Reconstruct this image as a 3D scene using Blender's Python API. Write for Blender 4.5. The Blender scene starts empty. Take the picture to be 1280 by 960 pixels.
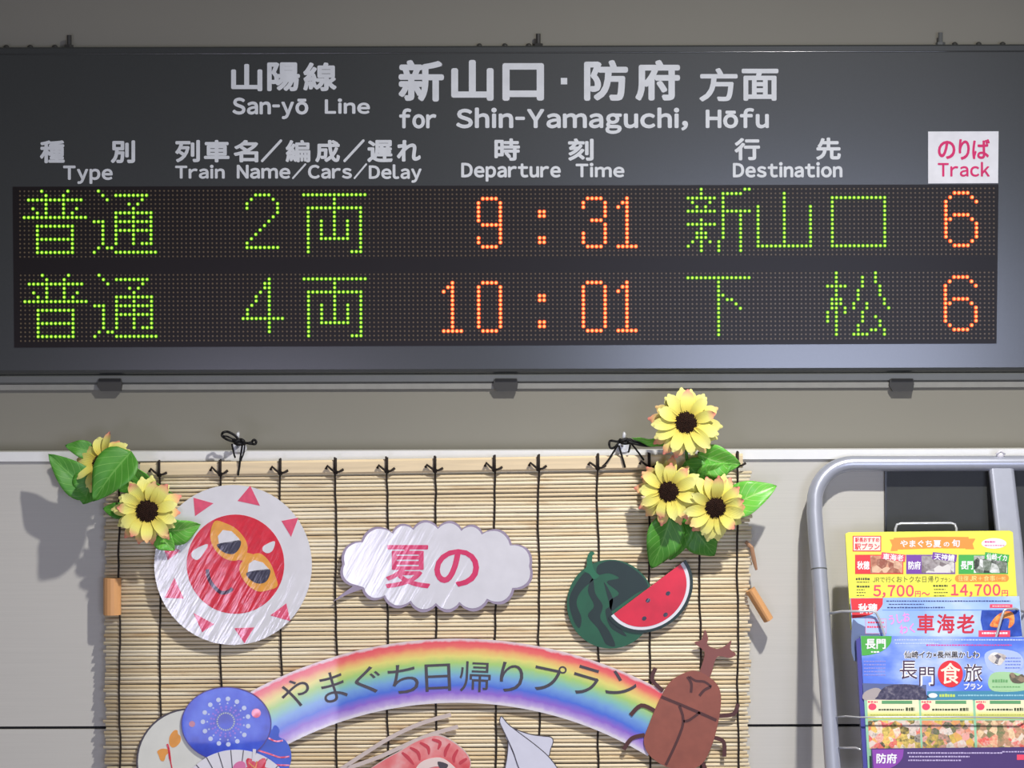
import bpy, bmesh, math, random
from mathutils import Vector, Matrix
from mathutils.geometry import tessellate_polygon
random.seed(7)
SC = bpy.context.scene
COL = SC.collection
PI = math.pi

# ------------------------------------------------------------------ camera, world, lights
TH = 0.003                       # the photographer's slight roll
CAM = Vector((0, -3.0, 1.75))
F = 2500.0                       # focal length in pixels of a 1280 px wide frame
cd = bpy.data.cameras.new('camera')
cd.sensor_width = 36; cd.lens = F / 1280 * 36; cd.clip_start = 0.05
cam = bpy.data.objects.new('camera', cd); COL.objects.link(cam)
cam.matrix_world = Matrix.Translation(CAM) @ Matrix.Rotation(PI/2, 4, 'X') @ Matrix.Rotation(-TH, 4, 'Z')
SC.camera = cam
SC.view_settings.view_transform = 'Standard'; SC.view_settings.look = 'None'
SC.view_settings.gamma = 1; SC.view_settings.exposure = 0.0
SC.view_settings.use_curve_mapping = False

w = bpy.data.worlds.new('world'); SC.world = w; w.use_nodes = True
w.node_tree.nodes['Background'].inputs[0].default_value = (1.0, 0.96, 0.9, 1)
w.node_tree.nodes['Background'].inputs[1].default_value = 0.10

def area(name, loc, target, sx, sy, power, col):
    l = bpy.data.lights.new(name, 'AREA'); l.shape = 'RECTANGLE'; l.size = sx; l.size_y = sy
    l.energy = power; l.color = col
    o = bpy.data.objects.new(name, l); COL.objects.link(o); o.location = loc
    o.rotation_euler = (Vector(target) - Vector(loc)).to_track_quat('-Z', 'Y').to_euler()
    return o
# a ceiling downlight near the wall, daylight from the glass front behind the viewer, lamps further down the hall
sp = bpy.data.lights.new('ceiling_downlight', 'SPOT'); sp.energy = 240; sp.color = (1.0, 0.975, 0.93); sp.shadow_soft_size = .035
sp.spot_size = math.radians(144); sp.spot_blend = 1.0
so = bpy.data.objects.new('ceiling_downlight', sp); COL.objects.link(so); so.location = (0.62, -1.30, 3.05); so.rotation_euler = (0, math.radians(8), 0)
area('window_light', (1.15, -4.6, 1.42), (0.45, 0, 1.7), 1.3, 0.95, 42, (0.66, 0.73, 1.0))
area('door_light', (-1.0, -5.0, 0.72), (-0.2, 0, 1.4), 0.60, 0.75, 25, (0.76, 0.73, 1.0))
area('hall_light', (1.0, -5.5, 3.0), (0.4, 0, 1.7), 2.5, 1.5, 4, (1.0, 0.97, 0.93))

# ------------------------------------------------------------------ helpers: image points onto real planes
def ray(px, py):
    u, v = px - 640, 480 - py
    c, s = math.cos(TH), math.sin(TH)
    return Vector(((u*c + v*s) / F, 1.0, (-u*s + v*c) / F))
class Plane:
    def __init__(self, p, n): self.p = Vector(p); self.n = Vector(n).normalized()
    def __call__(self, px, py, h=0.0):
        d = ray(px, py)
        return CAM + d * ((self.p - CAM).dot(self.n) / d.dot(self.n)) + self.n * h
def vplane(y): return Plane((0, y, 1.75), (0, -1, 0))
SIGN = Plane((0, 0.05, 1.75), (0, -math.cos(0.03), -math.sin(0.03)))
PART = vplane(0.0)               # front of the white partition
BLIND = vplane(-0.022)
PAPER = vplane(-0.030)
WALL = vplane(0.20)
_t = math.radians(17)
RACK = Plane((0, -0.022, 1.63), (0, -math.cos(_t), math.sin(_t)))
U = 0.0012                       # one pixel at the partition, in metres

def srgb(r, g, b):
    f = lambda c: (c/255/12.92) if c/255 <= .04045 else ((c/255+.055)/1.055)**2.4
    return (f(r), f(g), f(b), 1)

class MB:
    def __init__(self): self.v = []; self.f = []; self.uv = []; self.mi = []
    def add(self, vs, fs, uv=None, mi=0):
        n = len(self.v); self.v += [Vector(p) for p in vs]
        self.uv += uv if uv else [(0, 0)] * len(vs)
        self.f += [tuple(i + n for i in f) for f in fs]; self.mi += [mi] * len(fs)

def obj(name, mb, mats, parent=None, smooth=False, origin=None, label=None):
    if not isinstance(mats, (list, tuple)): mats = [mats]
    if parent is not None: off = parent_loc(parent)
    elif origin is not None: off = Vector(origin)
    else:
        off = sum(mb.v, Vector()) / len(mb.v)
    me = bpy.data.meshes.new(name)
    me.from_pydata([p - off for p in mb.v], [], mb.f)
    uvl = me.uv_layers.new(name='UVMap')
    for l in me.loops: uvl.data[l.index].uv = mb.uv[l.vertex_index]
    for m in mats: me.materials.append(m)
    for i, p in enumerate(me.polygons): p.material_index = mb.mi[i]; p.use_smooth = smooth
    bm = bmesh.new(); bm.from_mesh(me); bmesh.ops.recalc_face_normals(bm, faces=bm.faces); bm.to_mesh(me); bm.free()
    o = bpy.data.objects.new(name, me); COL.objects.link(o)
    if parent is not None: o.parent = parent
    else: o.location = off
    if label: o['label'] = label
    return o
def parent_loc(p):
    l = Vector(p.location)
    while p.parent: p = p.parent; l += Vector(p.location)
    return l
def thing(name, label, cat, loc, group=None):
    o = bpy.data.objects.new(name, None); COL.objects.link(o); o.location = loc
    o.empty_display_size = 0.05
    return tag(o, label, cat, group)
def tag(o, label, cat, group=None):
    o['label'] = label; o['category'] = cat
    if group: o['group'] = group
    return o
def struct(o): o['kind'] = 'structure'; return o

# ---- shapes
def poly_mb(mb, pts, pl, h0, h1, mi=0):
    n = len(pts)
    front = [pl(x, y, h1) for x, y in pts]; back = [pl(x, y, h0) for x, y in pts]
    tris = tessellate_polygon([[Vector((x, y, 0)) for x, y in pts]])
    xs = [p[0] for p in pts]; ys = [p[1] for p in pts]
    w_, h_ = max(max(xs)-min(xs), 1e-6), max(max(ys)-min(ys), 1e-6)
    uv = [((x-min(xs))/w_, (max(ys)-y)/h_) for x, y in pts]
    fs = [tuple(t) for t in tris] + [tuple(i + n for i in t[::-1]) for t in tris]
    fs += [(i, (i+1) % n, (i+1) % n + n, i + n) for i in range(n)]
    mb.add(front + back, fs, uv + uv, mi)
    return mb
def poly(name, pts, pl, h0, h1, mat, parent=None, **k): return obj(name, poly_mb(MB(), pts, pl, h0, h1), mat, parent, **k)
def rect(x0, y0, x1, y1): return [(x0, y0), (x1, y0), (x1, y1), (x0, y1)]
def ell(cx, cy, rx, ry=None, n=48, rot=0.0, a0=0, a1=360):
    ry = rx if ry is None else ry; out = []
    full = (a1 - a0) >= 360
    for i in range(n if full else n + 1):
        a = math.radians(a0 + (a1 - a0) * i / n)
        x, y = rx*math.cos(a), ry*math.sin(a)
        c, s = math.cos(math.radians(rot)), math.sin(math.radians(rot))
        out.append((cx + x*c - y*s, cy + x*s + y*c))
    return out
def smooth(pts, k=6, closed=True):
    out = []; n = len(pts)
    g = (lambda i: pts[i % n]) if closed else (lambda i: pts[min(max(i, 0), n-1)])
    for i in range(n if closed else n - 1):
        p0, p1, p2, p3 = g(i-1), g(i), g(i+1), g(i+2)
        for j in range(k):
            t = j / k
            out.append(tuple(0.5*(2*b + (c-a)*t + (2*a-5*b+4*c-d)*t*t + (-a+3*b-3*c+d)*t**3) for a, b, c, d in zip(p0, p1, p2, p3)))
    if not closed: out.append(tuple(pts[-1]))
    return out
def stroke(pts, wd):
    """outline of a band of width wd (px) along a px polyline; wd may be a list"""
    n = len(pts); L = []; R = []
    for i, (x, y) in enumerate(pts):
        a = pts[max(i-1, 0)]; b = pts[min(i+1, n-1)]
        dx, dy = b[0]-a[0], b[1]-a[1]; d = math.hypot(dx, dy) or 1
        ww = (wd[i] if isinstance(wd, list) else wd) / 2
        L.append((x - dy/d*ww, y + dx/d*ww)); R.append((x + dy/d*ww, y - dx/d*ww))
    return L + R[::-1]
def tube(mb, pts, r, n=8, mi=0, closed=False):
    pts = [Vector(p) for p in pts]; m = len(pts); rings = []
    ref = None; vs = []
    for i, p in enumerate(pts):
        if closed: t = (pts[(i+1) % m] - pts[i-1])
        else: t = (pts[min(i+1, m-1)] - pts[max(i-1, 0)])
        t.normalize()
        if ref is None:
            ref = t.orthogonal().normalized()
        ref = (ref - t * ref.dot(t)).normalized()
        b = t.cross(ref); rr = r[i] if isinstance(r, (list, tuple)) else r
        for j in range(n):
            a = 2*PI*j/n; vs.append(p + (ref*math.cos(a) + b*math.sin(a)) * rr)
    fs = []
    for i in range(m if closed else m - 1):
        for j in range(n):
            i2 = (i+1) % m
            fs.append((i*n+j, i*n+(j+1) % n, i2*n+(j+1) % n, i2*n+j))
    if not closed: fs += [tuple(range(n))[::-1], tuple((m-1)*n + j for j in range(n))]
    mb.add(vs, fs, [(0, (k//n)/max(m-1, 1)) for k in range(len(vs))], mi)
    return mb
def box(mb, lo, hi, mi=0):
    (a, b, c), (d, e, f) = lo, hi
    mb.add([(a,b,c),(d,b,c),(d,e,c),(a,e,c),(a,b,f),(d,b,f),(d,e,f),(a,e,f)],
           [(0,3,2,1),(4,5,6,7),(0,1,5,4),(1,2,6,5),(2,3,7,6),(3,0,4,7)], None, mi); return mb
def dome(mb, c, n_, r, hgt, seg=12, rings=4, mi=0):
    """flattened dome on a surface with normal n_"""
    c = Vector(c); n_ = Vector(n_).normalized(); a = n_.orthogonal().normalized(); b = n_.cross(a)
    vs = []; fs = []
    for i in range(rings):
        t = i / rings * PI/2
        for j in range(seg):
            q = 2*PI*j/seg
            vs.append(c + (a*math.cos(q) + b*math.sin(q)) * r*math.cos(t) + n_*hgt*math.sin(t))
    vs.append(c + n_*hgt)
    for i in range(rings-1):
        for j in range(seg): fs.append((i*seg+j, i*seg+(j+1) % seg, (i+1)*seg+(j+1) % seg, (i+1)*seg+j))
    for j in range(seg): fs.append(((rings-1)*seg+j, (rings-1)*seg+(j+1) % seg, rings*seg))
    mb.add(vs, fs, None, mi); return mb
_tc = {}
def raw_geo(body):
    c = bpy.data.curves.new('t', 'FONT'); c.body = body; c.resolution_u = 4
    o = bpy.data.objects.new('t', c); COL.objects.link(o)
    dg = bpy.context.evaluated_depsgraph_get()
    me = bpy.data.meshes.new_from_object(o.evaluated_get(dg))
    out = ([v.co.to_2d() for v in me.vertices], [tuple(p.vertices) for p in me.polygons])
    bpy.data.objects.remove(o); bpy.data.curves.remove(c); bpy.data.meshes.remove(me)
    return out
def text_geo(body):
    """glyph outlines; Latin letters are set from the wide sans-serif forms, packed to normal spacing"""
    if body not in _tc:
        if not any(0x21 <= ord(c) <= 0x7e for c in body): _tc[body] = raw_geo(body)
        else:
            V, Fc, x = [], [], 0.0
            for ch in body:
                if ch == ' ': x += .42; continue
                bar = ch == 'ō'; base = 'o' if bar else ch
                g, f = raw_geo(chr(ord(base) + 0xFEE0) if 0x21 <= ord(base) <= 0x7e else base)
                a, b = min(v.x for v in g), max(v.x for v in g); n = len(V)
                if base == '-': g = [Vector((a + (v.x-a)*.42, v.y)) for v in g]; b = a + (b-a)*.42
                V += [Vector((v.x - a + x, v.y)) for v in g]; Fc += [tuple(i + n for i in q) for q in f]
                if bar:
                    n = len(V); V += [Vector(q) for q in ((x + .10, .62), (x + b - a - .10, .62), (x + b - a - .10, .69), (x + .10, .69))]; Fc.append((n, n+1, n+2, n+3))
                x += b - a + (.14 if ch not in '.,' else .2)
            _tc[body] = (V, Fc)
    return _tc[body]
def text_mb(mb, body, x0, y0, x1, y1, pl, h, bold=0.0, rot=0.0, shear=0.0, mi=0):
    """bold: half the extra stroke width, in em; strokes are thickened by overlaying shifted outlines"""
    vs, fs = text_geo(body)
    xs = [v.x for v in vs]; ys = [v.y for v in vs]
    ax, bx, ay, by = min(xs), max(xs), min(ys), max(ys)
    cx, cy = (x0+x1)/2, (y0+y1)/2; c, s = math.cos(math.radians(rot)), math.sin(math.radians(rot))
    em = (y1-y0) / max(by-ay, .55); bd = max(0, bold) * em
    shifts = [(0, 0)] if bd < .12 else [(bd*math.cos(k*PI/4), bd*math.sin(k*PI/4)) for k in range(8)]
    for k, (sx, sy) in enumerate(shifts):
        out = []
        for v in vs:
            X = x0 + bd + (v.x-ax)/max(bx-ax, 1e-6)*(x1-x0-2*bd) - cx + sx; Y = y1 - bd - (v.y-ay)/max(by-ay, 1e-6)*(y1-y0-2*bd) - cy + sy
            X += shear * Y
            out.append(pl(cx + X*c - Y*s, cy + X*s + Y*c, h + k*6e-6))
        mb.add(out, fs, None, mi)
    return mb
def letter(name, items, pl, h, mat, parent, bold=0.0, label=None):
    for it in items:
        o = obj(name, text_mb(MB(), it[0], *it[1:5], pl, h, bold, *(it[5:] if len(it) > 5 else ())), mat, parent, label=label)
    return o

# ---- materials
_mc = {}
def mat(name, rgb, rough=.6, spec=.35, noise=.05, scale=60, metal=0.0, coat=0.0, coat_rough=.15, bump=0.0, stretch=None, lin=False):
    if name in _mc: return _mc[name]
    m = bpy.data.materials.new(name); m.use_nodes = True; nt = m.node_tree; N = nt.nodes; L = nt.links
    b = N['Principled BSDF']; c = rgb if lin else srgb(*rgb)
    b.inputs['Roughness'].default_value = rough; b.inputs['Specular IOR Level'].default_value = spec
    b.inputs['Metallic'].default_value = metal; b.inputs['Coat Weight'].default_value = coat; b.inputs['Coat Roughness'].default_value = coat_rough
    tc = N.new('ShaderNodeTexCoord'); mp = N.new('ShaderNodeMapping'); L.new(tc.outputs['Object'], mp.inputs[0])
    if stretch: mp.inputs['Scale'].default_value = stretch
    no = N.new('ShaderNodeTexNoise'); no.inputs['Scale'].default_value = scale; no.inputs['Detail'].default_value = 4; L.new(mp.outputs[0], no.inputs['Vector'])
    r = N.new('ShaderNodeValToRGB'); L.new(no.outputs['Fac'], r.inputs[0])
    r.color_ramp.elements[0].position = .3; r.color_ramp.elements[1].position = .7
    r.color_ramp.elements[0].color = tuple(x*(1-noise) for x in c[:3]) + (1,)
    r.color_ramp.elements[1].color = tuple(min(1, x*(1+noise)) for x in c[:3]) + (1,)
    L.new(r.outputs[0], b.inputs['Base Color'])
    if bump:
        bu = N.new('ShaderNodeBump'); bu.inputs['Strength'].default_value = bump; bu.inputs['Distance'].default_value = .002
        L.new(no.outputs['Fac'], bu.inputs['Height']); L.new(bu.outputs[0], b.inputs['Normal'])
    _mc[name] = m; return m
def paper(name, rgb, **k):       # laminated print
    k.setdefault('rough', .45); k.setdefault('coat', .25); k.setdefault('noise', .04); k.setdefault('scale', 40)
    k.setdefault('coat_rough', .28)
    wr = k.pop('wr', False); m = mat(name, rgb, **k)
    if wr and 'wrinkle' not in m: wrinkle(m, wr)
    return m
def wrinkle(m, amount=1):
    m['wrinkle'] = 1; nt = m.node_tree; N = nt.nodes; L = nt.links; b = N['Principled BSDF']
    g = N.new('ShaderNodeNewGeometry'); m0 = N.new('ShaderNodeMapping'); m0.inputs['Rotation'].default_value = (0, 1.05, 0); mp = N.new('ShaderNodeMapping'); mp.inputs['Scale'].default_value = (9, 9, 95)
    no = N.new('ShaderNodeTexNoise'); no.inputs['Scale'].default_value = 1; no.inputs['Detail'].default_value = 3
    L.new(g.outputs['Position'], m0.inputs[0]); L.new(m0.outputs[0], mp.inputs[0]); L.new(mp.outputs[0], no.inputs['Vector'])
    bu = N.new('ShaderNodeBump'); bu.inputs['Strength'].default_value = .55*amount; bu.inputs['Distance'].default_value = .002
    L.new(no.outputs['Fac'], bu.inputs['Height']); L.new(bu.outputs[0], b.inputs['Coat Normal'])
def ramp_mat(name, stops, src='noise', scale=60, rough=.5, coat=.2, distort=0.0, stretch=None, detail=3, interp='LINEAR'):
    """colour ramp over noise / voronoi / UV.x / UV.y / per-object random"""
    m = bpy.data.materials.new(name); m.use_nodes = True; nt = m.node_tree; N = nt.nodes; L = nt.links
    b = N['Principled BSDF']; b.inputs['Roughness'].default_value = rough; b.inputs['Coat Weight'].default_value = coat; b.inputs['Specular IOR Level'].default_value = .3
    tc = N.new('ShaderNodeTexCoord'); r = N.new('ShaderNodeValToRGB')
    r.color_ramp.interpolation = interp
    while len(r.color_ramp.elements) < len(stops): r.color_ramp.elements.new(.5)
    for e, (p, c) in zip(r.color_ramp.elements, stops): e.position = p; e.color = srgb(*c)
    mp = N.new('ShaderNodeMapping'); L.new(tc.outputs['Object'], mp.inputs[0])
    if stretch: mp.inputs['Scale'].default_value = stretch
    if src == 'noise':
        t = N.new('ShaderNodeTexNoise'); t.inputs['Scale'].default_value = scale; t.inputs['Detail'].default_value = detail; L.new(mp.outputs[0], t.inputs['Vector']); fac = t.outputs['Fac']
    elif src == 'voronoi':
        t = N.new('ShaderNodeTexVoronoi'); t.inputs['Scale'].default_value = scale; L.new(mp.outputs[0], t.inputs['Vector'])
        sp = N.new('ShaderNodeSeparateColor'); L.new(t.outputs['Color'], sp.inputs[0])
        no = N.new('ShaderNodeTexNoise'); no.inputs['Scale'].default_value = scale*2; L.new(mp.outputs[0], no.inputs['Vector'])
        mx = N.new('ShaderNodeMix'); mx.inputs[0].default_value = .3; L.new(sp.outputs[0], mx.inputs[2]); L.new(no.outputs['Fac'], mx.inputs[3]); fac = mx.outputs[0]
    else:
        se = N.new('ShaderNodeSeparateXYZ'); L.new(tc.outputs['UV'], se.inputs[0]); fac = se.outputs['X' if src == 'u' else 'Y']
        if distort:
            no = N.new('ShaderNodeTexNoise'); no.inputs['Scale'].default_value = scale; no.inputs['Detail'].default_value = 5; L.new(mp.outputs[0], no.inputs['Vector'])
            ma = N.new('ShaderNodeMath'); ma.operation = 'MULTIPLY_ADD'; L.new(no.outputs['Fac'], ma.inputs[0]); ma.inputs[1].default_value = distort; L.new(fac, ma.inputs[2])
            sb = N.new('ShaderNodeMath'); sb.operation = 'SUBTRACT'; L.new(ma.outputs[0], sb.inputs[0]); sb.inputs[1].default_value = distort/2; fac = sb.outputs[0]
    L.new(fac, r.inputs[0]); L.new(r.outputs[0], b.inputs['Base Color'])
    return m
def emit_mat(name, rgb, strength):
    m = bpy.data.materials.new(name); m.use_nodes = True; b = m.node_tree.nodes['Principled BSDF']
    b.inputs['Base Color'].default_value = (rgb[0]*.2, rgb[1]*.2, rgb[2]*.2, 1)
    b.inputs['Emission Color'].default_value = rgb + (1,); b.inputs['Emission Strength'].default_value = strength
    return m

M_face = mat('painted_dark_grey_metal', (52, 55, 55), rough=.235, spec=1.0, noise=.03, scale=300)
M_rail = mat('grey_metal_rail', (98, 100, 98), rough=.4, spec=.5, noise=.03)
M_dark = mat('dark_steel', (58, 57, 54), rough=.5, spec=.4)
M_vinyl = mat('white_vinyl_lettering', (216, 219, 222), rough=.45)
M_plate = mat('white_plate', (236, 236, 240), rough=.4)
M_magenta = mat('magenta_lettering', (222, 44, 112), rough=.5)
M_ledboard = mat('black_led_board', (22, 15, 13), rough=.36, spec=.30, noise=.08, scale=200)
M_led_off = mat('unlit_led_lens', (104, 88, 68), rough=.30, spec=.8)
M_wallgrey = mat('grey_wall_paint', (136, 133, 122), rough=.7, noise=.03, scale=3, bump=.05)
M_panel = mat('white_wall_panel', (204, 201, 193), rough=.5, noise=.025, scale=40, stretch=(.15, 1, 12))
M_trim = mat('white_edge_trim', (238, 238, 236), rough=.35, noise=.015)
M_joint = mat('dark_panel_joint', (38, 38, 40), rough=.7)
M_floor = mat('speckled_floor_tile', (150, 146, 140), rough=.4, noise=.15, scale=80)

# ------------------------------------------------------------------ the room
mb = box(MB(), (-3.5, 0.061, 0), (3.5, 0.30, 3.3)); struct(obj('wall_back', mb, M_wallgrey))
zt = PART(640, 563).z; zc = PART(640, 575).z; zj = PART(640, 908).z
mb = MB(); box(mb, (-3.5, 0.0, zj + .0022), (3.5, 0.045, zc - .0006)); box(mb, (-3.5, 0.0, 0), (3.5, 0.045, zj - .0022))
wl = struct(obj('wall_partition', mb, M_panel))
mb = MB(); box(mb, (-3.5, -0.004, zc), (3.5, 0.05, zt)); struct(obj('trim_1', mb, M_trim))
mb = MB(); box(mb, (-3.5, 0.006, zj - .004), (3.5, 0.04, zj + .004)); struct(obj('trim_2', mb, M_joint))
mb = box(MB(), (-3.5, -6.5, -.1), (3.5, 0.30, 0)); struct(obj('floor', mb, M_floor))

# ------------------------------------------------------------------ the departure board
board = thing('departure_board', 'wide dark grey train departure board with lit green and orange LED rows', 'departure board', SIGN(640, 470, -.08))
def sweep(name, prof, x0, x1, m, parent, pl=SIGN, **k):
    mb = MB(); n = len(prof)
    # the board's edges run level in the world: the two ends share height and depth
    A = [pl(640, p, h) for p, h in prof]
    xa, xb = pl(x0, 480).x, pl(x1, 480).x
    vs = [Vector((xa, p.y, p.z)) for p in A] + [Vector((xb, p.y, p.z)) for p in A]
    fs = [(i, (i+1) % n, (i+1) % n + n, i + n) for i in range(n)] + [tuple(range(n))[::-1], tuple(range(n, 2*n))]
    mb.add(vs, fs); return obj(name, mb, m, parent, **k)
sweep('housing', [(56.5, -.022), (56.5, -.006), (57.2, -.002), (59, 0), (461, 0), (464.5, -.0012), (467, -.004), (467.6, -.007), (468, -.0095)], -70, 1350, M_face, board)
sweep('bottom_rail', [(467.8, -.0095), (467.8, -.005), (469.0, -.003), (476.5, -.003), (478, -.005), (478, -.0095)], -70, 1350, M_rail, board)
sweep('back_flange', [(479.2, -.0098), (479.2, -.0062), (486, -.0062), (486.5, -.0098)], -70, 1350, mat('pale_grey_flange', (142, 141, 135), rough=.5), board)
for x in (137, 632, 1127):
    pts = [(x-14.5, 474), (x+14.5, 474), (x+15.5, 480), (x+14, 489), (x-11, 489), (x-15.5, 482)]
    la = poly('latch', pts, SIGN, -.0062, .0010, M_dark, board)
    poly('latch_slot', rect(x-13, 473.2, x+14, 476.6), SIGN, .0010, .0022, mat('latch_black', (24, 24, 24)), la)
def on_top(px, h, dz=0):
    p = SIGN(640, 56.5, h); return Vector((SIGN(px, 56.5).x, p.y, p.z + dz))
for x in (5, 35, 66, 599, 631, 661, 1196, 1226, 1256):
    dome(mb := MB(), on_top(x, -.014, -.0005), (0, 0, 1), .0050, .0055, 12, 4); obj('screw', mb, M_dark, board, smooth=True)
for x in (84, 673, 1178):
    mb = MB(); b0 = on_top(x, -.014, -.002)
    tube(mb, [b0, b0 + Vector((0, 0, .021))], .0036, 10); tube(mb, [b0, b0 + Vector((0, 0, .006))], .0072, 6)
    obj('hanger_bolt', mb, M_rail if x == 1178 else M_dark, board)
mb = MB(); xa, xb = SIGN(-70, 480).x, SIGN(1350, 480).x; q = SIGN(640, 65.9, -.0002)
tube(mb, [Vector((xa + (xb-xa)*i/8, q.y, q.z)) for i in range(9)], .0012, 12); obj('edge_bead', mb, mat('polished_bead', (60, 62, 63), rough=.16, spec=1.0, noise=.01), board, smooth=True)
# header lettering
H = .0006
letter('heading_lettering', [('山', 289, 80, 328, 114), ('陽', 334, 78, 375, 114), ('線', 379, 78, 421, 114)], SIGN, H, M_vinyl, board, .034)
letter('lettering', [('San-yō', 290.5, 122, 385.5, 149), ('Line', 406, 123, 462.5, 142.5)], SIGN, H, M_vinyl, board, .034)
letter('heading_lettering', [('新', 498, 75, 555, 127), ('山', 564, 75, 617, 126), ('口', 628, 79, 680, 126), ('防', 730, 75, 785, 126), ('府', 794, 75, 850, 126)], SIGN, H, M_vinyl, board, .034)
poly('heading_dot', rect(701, 97.5, 709, 105.5), SIGN, 0, H, M_vinyl, board)
letter('heading_lettering', [('方', 874, 85, 922, 127), ('面', 927, 86, 973, 126)], SIGN, H, M_vinyl, board, .027)
letter('lettering', [('for', 499, 135.5, 545.5, 160.8), ('Shin-Yamaguchi,', 570, 134.5, 860, 167.5), ('Hōfu', 882, 135, 961, 160.5)], SIGN, H, M_vinyl, board, .034)
letter('lettering', [('種', 50, 175.5, 81, 204), ('別', 138.5, 175.5, 169, 204)], SIGN, H, M_vinyl, board, .034)
letter('lettering', [('Type', 79, 207, 141, 230)], SIGN, H, M_vinyl, board, .034)
letter('lettering', [('列', 219, 175, 250, 203), ('車', 255, 175, 287, 203), ('名', 292, 175, 323, 203), ('／', 326, 174, 353, 203), ('編', 357, 175, 388, 203),
                     ('成', 394, 175, 425, 203), ('／', 429, 174, 456, 203), ('遅', 459, 175, 491, 203), ('れ', 496, 175, 526, 202)], SIGN, H, M_vinyl, board, .034)
letter('lettering', [('Train', 219, 206, 281, 223.5), ('Name', 296, 206, 363, 223.5), ('／', 365, 204, 383, 224), ('Cars', 385, 206, 440, 223.5), ('／', 442, 204, 459, 224), ('Delay', 461, 205.5, 527, 228.5)], SIGN, H, M_vinyl, board, .034)
letter('lettering', [('時', 618, 173, 650, 201), ('刻', 710, 173, 742, 201)], SIGN, H, M_vinyl, board, .034)
letter('lettering', [('Departure', 576.5, 203.5, 701, 227), ('Time', 719.5, 203.5, 780.5, 221.8)], SIGN, H, M_vinyl, board, .034)
letter('lettering', [('行', 918, 172.5, 950, 200.5), ('先', 1020, 172, 1051, 200)], SIGN, H, M_vinyl, board, .034)
letter('lettering', [('Destination', 916, 202.5, 1053, 222)], SIGN, H, M_vinyl, board, .034)
pt = poly('track_plate', [(1160, 164.5), (1248, 164.2), (1247.4, 229), (1160, 229.4)], SIGN, 0, .0012, M_plate, board, label='white plate with magenta lettering')
letter('lettering', [('の', 1172, 176, 1194, 199), ('り', 1198, 174, 1212, 200), ('ば', 1215, 174, 1237, 199)], SIGN, .0016, M_magenta, pt, .022)
letter('lettering', [('Track', 1172, 202.5, 1237, 221)], SIGN, .0016, M_magenta, pt, .02)

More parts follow.
